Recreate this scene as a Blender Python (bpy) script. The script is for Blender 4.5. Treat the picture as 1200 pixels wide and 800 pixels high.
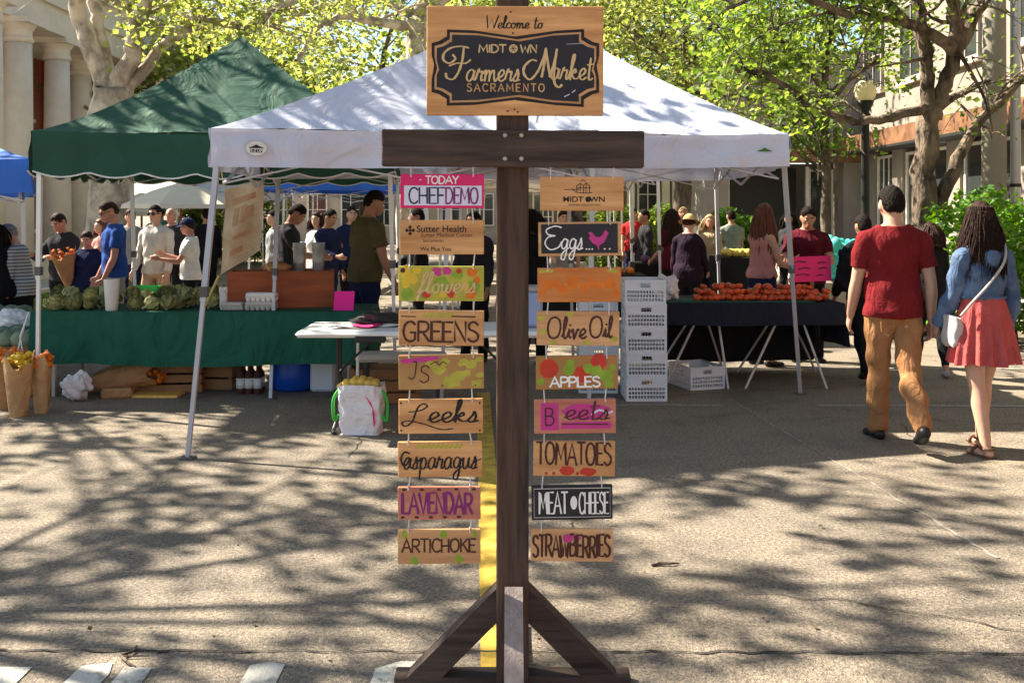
import bpy, bmesh, math, random
import numpy as np
from mathutils import Vector, Matrix, Euler
R = math.radians
for o in list(bpy.data.objects): bpy.data.objects.remove(o)
SC = bpy.context.scene
COL = SC.collection
F = 1150.0; CAMH = 1.6; HZ = 250.0
# ------------------------------------------------------------------ camera
cd = bpy.data.cameras.new('camera'); cam = bpy.data.objects.new('camera', cd); COL.objects.link(cam)
cam.location = (0, 0, CAMH); cam.rotation_euler = (R(90), 0, 0)
cd.sensor_width = 36; cd.lens = F/1200*36; cd.shift_y = -150/1200; cd.clip_end = 800; cd.clip_start = .05
SC.camera = cam
# ------------------------------------------------------------------ world, sun, exposure
SHX, SHY = .95, -.40                      # a shadow's shift on the ground per metre of height
el = math.atan2(1, math.hypot(SHX, SHY))
W = bpy.data.worlds.new('World'); SC.world = W; W.use_nodes = True
wn = W.node_tree.nodes; wl = W.node_tree.links
sky = wn.new('ShaderNodeTexSky'); sky.sky_type = 'NISHITA'; sky.sun_disc = False
sky.sun_elevation = el; sky.sun_rotation = math.atan2(-SHX, -SHY); sky.dust_density = .8; sky.air_density = 1.0
wl.new(sky.outputs[0], wn['Background'].inputs[0]); wn['Background'].inputs[1].default_value = .064
sd = bpy.data.lights.new('sun', 'SUN'); sun = bpy.data.objects.new('sun', sd); COL.objects.link(sun)
sd.energy = 5.0; sd.angle = R(.6); sd.color = (1, .91, .75)
sun.rotation_euler = Vector((SHX, SHY, -1)).to_track_quat('-Z', 'Y').to_euler(); sun.location = (-20, 10, 25)
SC.view_settings.view_transform = 'Standard'; SC.view_settings.look = 'None'
SC.view_settings.gamma = 1; SC.view_settings.use_curve_mapping = False; SC.view_settings.exposure = 2.0
SC.render.engine = 'CYCLES'

# ------------------------------------------------------------------ helpers
def PX(px, d): return (px-600)/F*d
def PZ(py, d): return CAMH-(py-HZ)/F*d
def GD(py): return F*CAMH/(py-HZ)                 # depth of a point on the ground
def pt(px, py, d): return Vector((PX(px, d), d, PZ(py, d)))
MATS = {}
def M(name, col, rough=.7, var=.15, scale=6, bump=0., bscale=60, metal=0, stretch=(1,1,1), spec=.3, transl=0, rnd=0, col2=None, alpha=None, trans=0):
    if name in MATS: return MATS[name]
    m = bpy.data.materials.new(name); m.use_nodes = True; MATS[name] = m
    n = m.node_tree.nodes; l = m.node_tree.links; b = n['Principled BSDF']
    tc = n.new('ShaderNodeTexCoord'); mp = n.new('ShaderNodeMapping'); mp.inputs['Scale'].default_value = stretch
    l.new(tc.outputs['Object'], mp.inputs[0])
    if rnd:
        oi = n.new('ShaderNodeObjectInfo'); vm = n.new('ShaderNodeVectorMath'); vm.operation = 'SCALE'; vm.inputs[0].default_value = (37,23,51)
        l.new(oi.outputs['Random'], vm.inputs['Scale']); l.new(vm.outputs[0], mp.inputs['Location'])
    nz = n.new('ShaderNodeTexNoise'); nz.inputs['Scale'].default_value = scale; nz.inputs['Detail'].default_value = 5; nz.inputs['Roughness'].default_value = .6
    l.new(mp.outputs[0], nz.inputs['Vector'])
    rp = n.new('ShaderNodeValToRGB'); rp.color_ramp.elements[0].position = .3; rp.color_ramp.elements[1].position = .7
    c2 = col2 or [min(1, c*(1+var)) for c in col]
    rp.color_ramp.elements[0].color = [c*(1-var) for c in col]+[1]; rp.color_ramp.elements[1].color = list(c2)+[1]
    l.new(nz.outputs['Fac'], rp.inputs[0]); out = rp.outputs[0]
    if rnd:
        hs = n.new('ShaderNodeHueSaturation'); mr = n.new('ShaderNodeMapRange'); mr.inputs['To Min'].default_value = 1-rnd; mr.inputs['To Max'].default_value = 1+rnd
        l.new(oi.outputs['Random'], mr.inputs[0]); l.new(mr.outputs[0], hs.inputs['Value']); l.new(out, hs.inputs['Color']); out = hs.outputs[0]
    l.new(out, b.inputs['Base Color'])
    b.inputs['Roughness'].default_value = rough; b.inputs['Metallic'].default_value = metal; b.inputs['Specular IOR Level'].default_value = spec
    if trans: b.inputs['Transmission Weight'].default_value = trans
    if bump:
        n2 = n.new('ShaderNodeTexNoise'); n2.inputs['Scale'].default_value = bscale; n2.inputs['Detail'].default_value = 4
        l.new(mp.outputs[0], n2.inputs['Vector']); bp = n.new('ShaderNodeBump'); bp.inputs['Strength'].default_value = bump; bp.inputs['Distance'].default_value = .01
        l.new(n2.outputs['Fac'], bp.inputs['Height']); l.new(bp.outputs[0], b.inputs['Normal'])
    if transl:
        t = n.new('ShaderNodeBsdfTranslucent'); l.new(out, t.inputs[0]); mx = n.new('ShaderNodeMixShader'); mx.inputs[0].default_value = transl
        l.new(b.outputs[0], mx.inputs[1]); l.new(t.outputs[0], mx.inputs[2]); l.new(mx.outputs[0], n['Material Output'].inputs[0])
    return m
def leafmat(name, c1, c2, transl=.45):
    m = bpy.data.materials.new(name); m.use_nodes = True; MATS[name] = m
    n = m.node_tree.nodes; l = m.node_tree.links; b = n['Principled BSDF']
    at = n.new('ShaderNodeAttribute'); at.attribute_name = 'rnd'
    rp = n.new('ShaderNodeValToRGB'); rp.color_ramp.elements[0].color = list(c1)+[1]; rp.color_ramp.elements[1].color = list(c2)+[1]
    l.new(at.outputs['Fac'], rp.inputs[0]); l.new(rp.outputs[0], b.inputs['Base Color']); b.inputs['Roughness'].default_value = .55; b.inputs['Specular IOR Level'].default_value = .3
    t = n.new('ShaderNodeBsdfTranslucent'); g = n.new('ShaderNodeHueSaturation'); g.inputs['Hue'].default_value = .485; g.inputs['Saturation'].default_value = 1.15; g.inputs['Value'].default_value = 1.6
    l.new(rp.outputs[0], g.inputs['Color']); l.new(g.outputs[0], t.inputs[0])
    mx = n.new('ShaderNodeMixShader'); mx.inputs[0].default_value = transl
    l.new(b.outputs[0], mx.inputs[1]); l.new(t.outputs[0], mx.inputs[2]); l.new(mx.outputs[0], n['Material Output'].inputs[0])
    return m

def tag(o, label=None, cat=None, group=None, kind=None):
    if label: o['label'] = label
    if cat: o['category'] = cat
    if group: o['group'] = group
    if kind: o['kind'] = kind
    return o
def empty(name, loc=(0,0,0), rz=0, label=None, cat=None, group=None):
    o = bpy.data.objects.new(name, None); COL.objects.link(o); o.location = loc; o.rotation_euler = (0,0,rz); o.empty_display_size = .1
    return tag(o, label, cat, group)
def link(name, me, mat=None, parent=None, loc=(0,0,0), rot=(0,0,0)):
    o = bpy.data.objects.new(name, me); COL.objects.link(o); o.location = loc; o.rotation_euler = rot
    if mat is not None and not me.materials:
        me.materials.append(MATS[mat] if isinstance(mat, str) else mat)
    if parent: o.parent = parent
    return o
class MB:
    """collects shapes; build() links them as one mesh object"""
    def __init__(s): s.v = []; s.f = []; s.smooth = False
    def add(s, v, f):
        k = len(s.v); s.v += [tuple(p) for p in v]; s.f += [tuple(i+k for i in q) for q in f]; return s
    def box(s, c, size, rot=None, bev=0):
        x, y, z = [q/2 for q in size]
        if bev:
            b = bev; P = []
            for sx in (-1,1):
                for sy in (-1,1):
                    for sz in (-1,1):
                        P += [(sx*x, sy*(y-b), sz*(z-b)), (sx*(x-b), sy*y, sz*(z-b)), (sx*(x-b), sy*(y-b), sz*z)]
            Fs = []
            def i(sx, sy, sz, a): return ((sx>0)*4+(sy>0)*2+(sz>0))*3+a
            for q in (-1,1):
                Fs.append([i(q,-1,-1,0), i(q,1,-1,0), i(q,1,1,0), i(q,-1,1,0)][::q]); Fs.append([i(-1,q,-1,1), i(-1,q,1,1), i(1,q,1,1), i(1,q,-1,1)][::q]); Fs.append([i(-1,-1,q,2), i(1,-1,q,2), i(1,1,q,2), i(-1,1,q,2)][::q])
            for a in (-1,1):
                for b2 in (-1,1):
                    Fs.append([i(a,b2,-1,0), i(a,b2,-1,1), i(a,b2,1,1), i(a,b2,1,0)]); Fs.append([i(a,-1,b2,0), i(a,1,b2,0), i(a,1,b2,2), i(a,-1,b2,2)]); Fs.append([i(-1,a,b2,1), i(1,a,b2,1), i(1,a,b2,2), i(-1,a,b2,2)])
                    for c2 in (-1,1): Fs.append([i(a,b2,c2,0), i(a,b2,c2,1), i(a,b2,c2,2)])
        else:
            P = [(sx*x, sy*y, sz*z) for sx in (-1,1) for sy in (-1,1) for sz in (-1,1)]
            Fs = [(0,1,3,2),(4,6,7,5),(0,4,5,1),(2,3,7,6),(0,2,6,4),(1,5,7,3)]
        m = rot if rot is not None else Matrix.Identity(3)
        if isinstance(m, (tuple, list)): m = Euler(m).to_matrix()
        c = Vector(c)
        return s.add([m @ Vector(p)+c for p in P], Fs)
    def bar(s, a, b, w, h=None, up=(0,0,1)):
        a = Vector(a); b = Vector(b); z = (b-a); L = z.length; z.normalize(); u = Vector(up)
        if abs(z.dot(u)) > .98: u = Vector((0,1,0))
        x = u.cross(z).normalized(); y = z.cross(x)
        return s.box((a+b)/2, (w, h or w, L), Matrix((x, y, z)).transposed())
    def tube(s, pts, rad, n=8, cap=True):
        pts = [Vector(p) for p in pts]; k = len(s.v); N = len(pts)
        rs = rad if hasattr(rad, '__len__') else [rad]*N
        prev = None
        for i, p in enumerate(pts):
            t = (pts[min(i+1, N-1)]-pts[max(i-1, 0)]).normalized()
            if prev is None:
                u = Vector((0,0,1)) if abs(t.z) < .9 else Vector((1,0,0)); x = t.cross(u).normalized()
            else:
                x = (prev-t*prev.dot(t)).normalized()
            prev = x; y = t.cross(x)
            for j in range(n):
                a = 2*math.pi*j/n; s.v.append(tuple(p+(x*math.cos(a)+y*math.sin(a))*rs[i]))
        for i in range(N-1):
            for j in range(n):
                s.f.append((k+i*n+j, k+i*n+(j+1) % n, k+(i+1)*n+(j+1) % n, k+(i+1)*n+j))
        if cap:
            s.f.append(tuple(k+j for j in range(n))[::-1]); s.f.append(tuple(k+(N-1)*n+j for j in range(n)))
        return s
    def lathe(s, prof, n=16, c=(0,0,0), sq=None):
        k = len(s.v)
        for r, z in prof:
            for j in range(n):
                a = 2*math.pi*j/n; s.v.append((c[0]+r*math.cos(a), c[1]+r*math.sin(a), c[2]+z))
        for i in range(len(prof)-1):
            for j in range(n):
                s.f.append((k+i*n+j, k+i*n+(j+1) % n, k+(i+1)*n+(j+1) % n, k+(i+1)*n+j))
        if prof[0][0] > 1e-5: s.f.append(tuple(k+j for j in range(n))[::-1])
        if prof[-1][0] > 1e-5: s.f.append(tuple(k+(len(prof)-1)*n+j for j in range(n)))
        return s
    def grid(s, fn, nu, nv):
        k = len(s.v)
        for j in range(nv+1):
            for i in range(nu+1): s.v.append(tuple(fn(i/nu, j/nv)))
        for j in range(nv):
            for i in range(nu):
                a = k+j*(nu+1)+i; s.f.append((a, a+1, a+nu+2, a+nu+1))
        return s
    def mesh(s, name, smooth=None):
        me = bpy.data.meshes.new(name); me.from_pydata(s.v, [], s.f); me.validate()
        if smooth or (smooth is None and s.smooth): me.polygons.foreach_set('use_smooth', [True]*len(me.polygons))
        me.update(); return me
    def build(s, name, mat, parent=None, loc=(0,0,0), rot=(0,0,0), smooth=None):
        return link(name, s.mesh(name, smooth), mat, parent, loc, rot)
def copytree(o, parent=None, loc=None, rz=None):
    c = o.copy(); COL.objects.link(c); c.parent = parent
    if loc is not None: c.location = loc
    if rz is not None: c.rotation_euler = (0,0,rz)
    for ch in list(o.children): copytree(ch, c)
    return c
def nmesh(name, V, Fq, smooth=True, mat=None):
    """fast mesh from numpy quads / tris"""
    me = bpy.data.meshes.new(name); V = np.asarray(V, np.float32); Fq = np.asarray(Fq, np.int32); k = Fq.shape[1]; n = len(Fq)
    me.vertices.add(len(V)); me.vertices.foreach_set('co', V.ravel())
    me.loops.add(n*k); me.loops.foreach_set('vertex_index', Fq.ravel())
    me.polygons.add(n); me.polygons.foreach_set('loop_start', np.arange(0, n*k, k, dtype=np.int32))
    me.polygons.foreach_set('use_smooth', np.full(n, smooth)); me.update(calc_edges=True)
    if mat: me.materials.append(MATS[mat])
    return me
RNG = random.Random(7); NR = np.random.RandomState(5)

# ------------------------------------------------------------------ materials
def asphalt():
    m = bpy.data.materials.new('asphalt'); m.use_nodes = True; MATS['asphalt'] = m
    n = m.node_tree.nodes; l = m.node_tree.links; b = n['Principled BSDF']
    tc = n.new('ShaderNodeTexCoord')
    def noise(s, d=6, r=.6):
        z = n.new('ShaderNodeTexNoise'); z.inputs['Scale'].default_value = s; z.inputs['Detail'].default_value = d; z.inputs['Roughness'].default_value = r; l.new(tc.outputs['Object'], z.inputs['Vector']); return z
    big = noise(.35); fine = noise(55, 6, .8)
    vo = n.new('ShaderNodeTexVoronoi'); vo.inputs['Scale'].default_value = 140; l.new(tc.outputs['Object'], vo.inputs['Vector'])
    r1 = n.new('ShaderNodeValToRGB'); e = r1.color_ramp.elements
    e[0].position = .36; e[0].color = (.07,.061,.053,1); e[1].position = .62; e[1].color = (.31,.265,.212,1)
    l.new(fine.outputs['Fac'], r1.inputs[0])
    mx = n.new('ShaderNodeMixRGB'); mx.blend_type = 'MULTIPLY'; mx.inputs[0].default_value = .3; l.new(r1.outputs[0], mx.inputs[1])
    hs = n.new('ShaderNodeHueSaturation'); hs.inputs['Saturation'].default_value = .12; hs.inputs['Value'].default_value = 1.5; l.new(vo.outputs['Color'], hs.inputs['Color']); l.new(hs.outputs[0], mx.inputs[2])
    m2 = n.new('ShaderNodeMixRGB'); m2.blend_type = 'MULTIPLY'; m2.inputs[0].default_value = 1; l.new(mx.outputs[0], m2.inputs[1])
    r2 = n.new('ShaderNodeValToRGB'); r2.color_ramp.elements[0].position = .3; r2.color_ramp.elements[0].color = (.78,.78,.8,1); r2.color_ramp.elements[1].position = .7; r2.color_ramp.elements[1].color = (1.15,1.1,1.02,1)
    l.new(big.outputs['Fac'], r2.inputs[0]); l.new(r2.outputs[0], m2.inputs[2])
    stn = noise(1.7, 7, .7); r3 = n.new('ShaderNodeValToRGB'); r3.color_ramp.elements[0].position = .33; r3.color_ramp.elements[0].color = (.62,.62,.63,1); r3.color_ramp.elements[1].position = .5; r3.color_ramp.elements[1].color = (1.03,1.02,1,1); l.new(stn.outputs['Fac'], r3.inputs[0])
    m3 = n.new('ShaderNodeMixRGB'); m3.blend_type = 'MULTIPLY'; m3.inputs[0].default_value = .8; l.new(m2.outputs[0], m3.inputs[1]); l.new(r3.outputs[0], m3.inputs[2]); m2 = m3
    l.new(m2.outputs[0], b.inputs['Base Color']); b.inputs['Roughness'].default_value = .85; b.inputs['Specular IOR Level'].default_value = .25
    bp = n.new('ShaderNodeBump'); bp.inputs['Strength'].default_value = .6; bp.inputs['Distance'].default_value = .006
    ad = n.new('ShaderNodeMath'); l.new(fine.outputs['Fac'], ad.inputs[0]); l.new(vo.outputs['Distance'], ad.inputs[1]); l.new(ad.outputs[0], bp.inputs['Height']); l.new(bp.outputs[0], b.inputs['Normal'])
asphalt()
M('concrete', (.42,.39,.34), .85, .18, 3, .3, 80)
M('road_paint', (.20,.185,.16), .8, .3, 13, .5, 90, col2=(.50,.475,.42)); MATS['road_paint'].node_tree.nodes['Color Ramp'].color_ramp.elements[1].position = .45
M('pale_line', (.27,.25,.22), .8, .45, 30, .2, 90)
M('road_yellow', (.42,.26,.03), .7, .3, 12, .3, 90, col2=(.62,.42,.07))
M('crack_dark', (.035,.032,.03), .9)
M('crack_pale', (.25,.225,.19), .9, .4, 20)
M('post_wood', (.066,.039,.028), .8, .45, 5, .8, 12, stretch=(6,6,.5), col2=(.11,.066,.047))
M('beam_wood', (.048,.031,.024), .8, .45, 5, .9, 12, stretch=(.5,6,6), col2=(.10,.066,.05))
M('grey_wood', (.30,.24,.215), .75, .25, 5, .4, 20, stretch=(6,6,.5))
M('yellow_wood', (.75,.45,.10), .6, .2, 4, .2, 30, stretch=(8,8,.7))
M('cedar', (.58,.265,.09), .6, .28, 3.5, .25, 25, stretch=(.7,8,8), rnd=.12, col2=(.70,.38,.16))
M('tan_board', (.55,.28,.115), .6, .25, 3.5, .25, 25, stretch=(.7,8,8), rnd=.1, col2=(.68,.385,.18))
M('orange_board', (.62,.17,.03), .6, .25, 5, .15, 25, stretch=(.8,6,6), col2=(.58,.23,.06))
M('orange_tan', (.42,.16,.06), .6, .3, 4, .2, 25, col2=(.46,.30,.10))
M('rose_board', (.50,.16,.11), .6, .25, 4, .2, 25, stretch=(.7,8,8), col2=(.56,.24,.15))
M('ochre_board', (.36,.24,.06), .6, .3, 9, .15, 25, col2=(.45,.17,.06))
M('chalk_black', (.022,.020,.024), .6, .3, 12)
M('char', (.02,.015,.014), .7, .2, 12)
M('ink_black', (.015,.012,.012), .6); M('ink_navy', (.03,.035,.07), .6); M('ink_brown', (.07,.022,.015), .6); M('ink_purple', (.20,.02,.13), .6)
M('paint_white', (.78,.76,.72), .6, .1); M('paint_pink', (.62,.02,.13), .6, .1); M('paint_magenta', (.50,.04,.22), .6, .1); M('paint_lilac', (.62,.60,.72), .6, .06)
M('paint_green', (.22,.33,.03), .6, .2, 20); M('paint_red', (.48,.04,.02), .6, .2, 20); M('paint_yellow', (.62,.42,.03), .6, .15, 20); M('paint_orange', (.62,.15,.01), .6, .15, 20); M('paint_olive', (.40,.36,.05), .6, .2, 20); M('paint_cream', (.60,.42,.20), .6, .1)
M('cord', (.62,.60,.56), .8); M('steel', (.55,.53,.5), .35, .1, metal=.8); M('bolt_steel', (.45,.40,.33), .45, .2, metal=.5)
M('canopy_white', (.60,.625,.75), .75, .03, 3, .06, 25, transl=.06)
M('canopy_green', (.014,.068,.043), .7, .1, 3, .06, 25, transl=.04)
M('canopy_blue', (.03,.13,.52), .7, .1, 3, transl=.12)
M('canopy_cream', (.68,.60,.48), .75, .05, 3, transl=.15)
M('leg_grey', (.46,.45,.47), .45, .08, 3, metal=.25); M('leg_white', (.74,.73,.71), .45, .05, 3); M('truss_dark', (.10,.10,.10), .5)
M('trim_white', (.72,.72,.70), .7)
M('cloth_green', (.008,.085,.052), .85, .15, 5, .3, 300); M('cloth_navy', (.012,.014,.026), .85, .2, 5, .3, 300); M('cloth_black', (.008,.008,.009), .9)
M('cloth_edge', (.02,.10,.07), .85)
M('plastic_white', (.72,.72,.70), .4, .05, 3); M('plastic_crate', (.66,.66,.68), .45, .06, 3, rnd=.06); M('plastic_grey', (.40,.37,.33), .5, .1)
M('plastic_blue', (.01,.07,.42), .35, .1); M('plastic_bluegrey', (.28,.34,.52), .5, .1)
M('dark_metal', (.035,.033,.032), .5, metal=.4); M('pale_metal', (.50,.48,.45), .4, metal=.3)
M('box_wood', (.27,.065,.018), .55, .3, 3, .2, 25, stretch=(.6,6,6)); M('crate_wood', (.24,.12,.05), .7, .3, 3, .2, 25)
M('kraft', (.50,.29,.13), .8, .2, 5, .4, 20); M('kraft_dark', (.36,.19,.08), .8, .2, 5, .4, 20)
M('card_pink', (.85,.03,.18), .7, .04); M('card_hot', (.85,.02,.30), .7, .04); M('card_white', (.72,.70,.66), .8, .06)
M('egg_grey', (.48,.46,.42), .9, .1); M('tray_green', (.05,.5,.08), .5, .1)
M('artichoke', (.26,.29,.09), .7, .35, 12, rnd=.4, col2=(.48,.46,.20)); M('tomato', (.60,.075,.02), .25, .15, 4, spec=.5, rnd=.2); M('stem_green', (.06,.16,.03), .7)
M('carrot_orange', (.62,.16,.02), .5, .2, rnd=.2); M('yellow_fruit', (.62,.42,.08), .5, .15, rnd=.2); M('grey_green', (.17,.22,.15), .7, .3, 8, rnd=.2); M('purple_veg', (.10,.04,.10), .5, rnd=.2)
M('banner', (.55,.38,.22), .8, .25, 5, .1, 40, col2=(.68,.54,.37), transl=.35); M('bamboo', (.55,.42,.12), .6)
M('bag_white', (.72,.70,.72), .6, .08, 4, .3, 12); M('bag_green', (.05,.42,.05), .6); M('bag_turq', (.08,.55,.48), .5, .15, 4, .3, 12, transl=.2)
M('glass_jar', (.72,.76,.74), .12, .03, trans=.7)
M('limestone', (.72,.63,.50), .8, .1, 2, .2, 30); M('plaster', (.235,.205,.17), .85, .15, 1.2, .2, 30); M('plaster_dim', (.38,.32,.26), .85, .15, 1.2, .2, 30); M('plaster_grey', (.27,.235,.205), .85, .12, 1.2)
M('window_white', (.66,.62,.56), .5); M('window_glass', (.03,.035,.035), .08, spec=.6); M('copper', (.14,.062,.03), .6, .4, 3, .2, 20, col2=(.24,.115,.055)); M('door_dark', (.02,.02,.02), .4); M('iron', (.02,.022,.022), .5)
M('globe', (.75,.70,.50), .25, .05, transl=.5)
M('bark_pale', (.40,.32,.235), .9, .4, 3.2, .6, 14, stretch=(1,1,.7), col2=(.55,.47,.36)); M('bark_dark', (.075,.055,.042), .9, .45, 4, .8, 18, stretch=(1,1,.4), col2=(.16,.12,.085)); M('bark_mid', (.075,.054,.04), .95, .45, 5, 1.0, 16, stretch=(1,1,.4), col2=(.19,.14,.10))
for _b in ('bark_pale','bark_mid','bark_dark'):
    _e = MATS[_b].node_tree.nodes['Color Ramp'].color_ramp.elements; _e[0].position = .40; _e[1].position = .60
    [n for n in MATS[_b].node_tree.nodes if n.type == 'BUMP'][0].inputs['Distance'].default_value = .05
leafmat('leaf_yellow', (.10,.15,.03), (.34,.36,.12), .6); leafmat('leaf_green', (.05,.10,.018), (.25,.33,.075), .55); leafmat('leaf_dark', (.045,.10,.018), (.19,.28,.055), .55); leafmat('leaf_hedge', (.045,.13,.012), (.16,.32,.03), .35); leafmat('grass_blade', (.08,.16,.02), (.22,.30,.05), .3)
leafmat('leaf_litter', (.05,.035,.02), (.14,.10,.04), .1)
def brickmat():
    m = bpy.data.materials.new('brick'); m.use_nodes = True; MATS['brick'] = m
    n = m.node_tree.nodes; l = m.node_tree.links; b = n['Principled BSDF']
    tc = n.new('ShaderNodeTexCoord'); mp = n.new('ShaderNodeMapping'); mp.inputs['Rotation'].default_value = (R(90),0,R(90)); br = n.new('ShaderNodeTexBrick')
    sx = n.new('ShaderNodeSeparateXYZ'); cx = n.new('ShaderNodeCombineXYZ'); l.new(tc.outputs['Object'], sx.inputs[0]); ad = n.new('ShaderNodeMath'); l.new(sx.outputs[0], ad.inputs[0]); l.new(sx.outputs[1], ad.inputs[1]); l.new(ad.outputs[0], cx.inputs[0]); l.new(sx.outputs[2], cx.inputs[1])
    l.new(cx.outputs[0], br.inputs['Vector']); br.inputs['Scale'].default_value = 4; br.inputs['Color1'].default_value = (.36,.08,.045,1); br.inputs['Color2'].default_value = (.44,.12,.07,1); br.inputs['Mortar'].default_value = (.35,.26,.2,1); br.inputs['Mortar Size'].default_value = .012
    l.new(br.outputs['Color'], b.inputs['Base Color']); b.inputs['Roughness'].default_value = .85
brickmat()
M('red_paint', (.32,.045,.03), .6)

def wrinkle(name, scale, strength, dist=.05, stretch=(1,1,1)):
    nd = MATS[name].node_tree.nodes; l = MATS[name].node_tree.links; tc = [q for q in nd if q.type == 'TEX_COORD'][0]; st = nd.new('ShaderNodeMapping'); st.inputs['Scale'].default_value = stretch; st.inputs['Rotation'].default_value = (.1,.2,.35)
    w = nd.new('ShaderNodeTexNoise'); w.inputs['Scale'].default_value = scale; w.inputs['Detail'].default_value = 3; w.inputs['Distortion'].default_value = 1.6; b2 = nd.new('ShaderNodeBump'); b2.inputs['Strength'].default_value = strength; b2.inputs['Distance'].default_value = dist
    l.new(tc.outputs['Object'], st.inputs[0]); l.new(st.outputs[0], w.inputs['Vector']); l.new(w.outputs['Fac'], b2.inputs['Height']); b1 = [q for q in nd if q.type == 'BUMP' and q != b2]
    if b1: l.new(b1[0].outputs[0], b2.inputs['Normal'])
    l.new(b2.outputs[0], nd['Principled BSDF'].inputs['Normal'])
wrinkle('canopy_white', 2.4, .5, .10); wrinkle('canopy_green', 2.2, .5, .10); wrinkle('cloth_green', 3.2, .7, .10, (1,1,.6)); wrinkle('cloth_navy', 3.2, .7, .10, (1,1,.6)); wrinkle('bag_white', 9, .7, .05); wrinkle('kraft', 7, .6, .05); wrinkle('kraft_dark', 7, .6, .05)
# ------------------------------------------------------------------ ground
g = MB(); g.grid(lambda u, v: ((u-.5)*500, -60+v*500, 0), 2, 2)
ground = tag(g.build('road', 'asphalt'), kind='structure')
def flat(name, poly, z, mat, parent=ground):
    m = MB(); m.add([(x, y, z) for x, y in poly], [tuple(range(len(poly)))]); return m.build(name, mat, parent)
def ribbon(pts, w):
    m = MB(); V = []; n = len(pts)
    for i, p in enumerate(pts):
        a = Vector(pts[max(i-1, 0)]); b = Vector(pts[min(i+1, n-1)]); t = (b-a).normalized(); q = Vector((-t.y, t.x))*(w[i] if hasattr(w, '__len__') else w)/2
        V += [(p[0]+q.x, p[1]+q.y), (p[0]-q.x, p[1]-q.y)]
    return V
def gribbon(name, pts, w, z, mat):
    V = ribbon(pts, w); m = MB(); m.add([(x, y, z) for x, y in V], [(2*i, 2*i+1, 2*i+3, 2*i+2) for i in range(len(pts)-1)]); return m.build(name, mat, ground)
def gp(px, py): d = GD(py); return (PX(px, d), d)
# pale crosswise lines, the pale diagonal joint and the dark crosswise crack
rg = random.Random(3)
def wobble(a, b, n, amp):
    return [(a[0]+(b[0]-a[0])*i/n+rg.uniform(-amp, amp), a[1]+(b[1]-a[1])*i/n+rg.uniform(-amp, amp)) for i in range(n+1)]
gribbon('painted_line', wobble((.55, 8.2), (1.75, 8.17), 14, .006), [.07+rg.uniform(-.015,.015) for i in range(15)], .004, 'pale_line')
gribbon('painted_line', wobble((2.55, 8.17), (6.4, 8.1), 30, .006), [.07+rg.uniform(-.015,.015) for i in range(31)], .004, 'pale_line')
gribbon('painted_line', wobble((3.0, 10.12), (6.6, 10.1), 24, .006), [.08+rg.uniform(-.015,.015) for i in range(25)], .004, 'pale_line')
a, b = gp(852, 466), gp(1170, 655)
gribbon('filled_crack', wobble(a, b, 60, .012), [max(.004, .015+rg.uniform(-.013,.012)) for i in range(61)], .004, 'crack_pale')
gribbon('crack', wobble((-3.2, 3.60), (3.4, 3.56), 130, .012), [max(.003, .009+rg.uniform(-.006,.006)) for i in range(131)], .005, 'crack_dark')
gribbon('crack', wobble(gp(700,468), gp(1020, 452), 60, .02), [max(.003, .008+rg.uniform(-.006,.006)) for i in range(61)], .005, 'crack_dark')
gribbon('painted_line', [(-.092+.06+.112-.0384*d_, d_) for d_ in [1.5+i*.25 for i in range(30)]], .115, .0045, 'road_yellow')
for k_ in range(7):                                     # fine wandering cracks
    x_, y_ = rg.uniform(-2.6, 3.6), rg.uniform(3.7, 7.6); a_ = rg.uniform(0, 6.28); q_ = []
    for i_ in range(34): q_.append((x_, y_)); a_ += rg.uniform(-.5,.5); x_ += math.cos(a_)*.04; y_ += math.sin(a_)*.04
    gribbon('crack', q_, [max(.002, .006+rg.uniform(-.004,.004)) for i_ in q_], .0052, 'crack_dark')
# tops of the big white letters painted on the road
for poly in ([(-12,782),(38,782),(30,800),(-14,800)], [(62,800),(95,781),(132,777),(128,790),(112,800)], [(134,800),(146,782),(178,783),(190,800)], [(283,800),(293,780),(316,776),(334,779),(326,800)], [(424,800),(440,784),(470,775),(505,776),(535,784),(548,800)]):
    q = [gp(x, min(y, 799)) for x, y in poly]
    cx = sum(p[0] for p in q)/len(q)
    q2 = []
    for (x, y) in q: q2.append((x, y-1.1) if y < 3.36 else (x, y))
    flat('painted_letter', q2, .004, 'road_paint')
# pavements with kerbs either side of the street
def pavement(x0, x1, y0, y1, kx):
    m = MB(); m.box(((x0+x1)/2, (y0+y1)/2, .06), (abs(x1-x0), y1-y0, .13)); o = tag(m.build('pavement', 'concrete'), kind='structure')
    k = MB(); k.box((kx, (y0+y1)/2, .0625), (.16, y1-y0, .145), bev=.015); k.build('kerb', 'limestone', o); return o
pavement(-40, -9.2, -10, 90, -9.12)
pavement(7.0, 40, -10, 90, 6.92)
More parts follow.
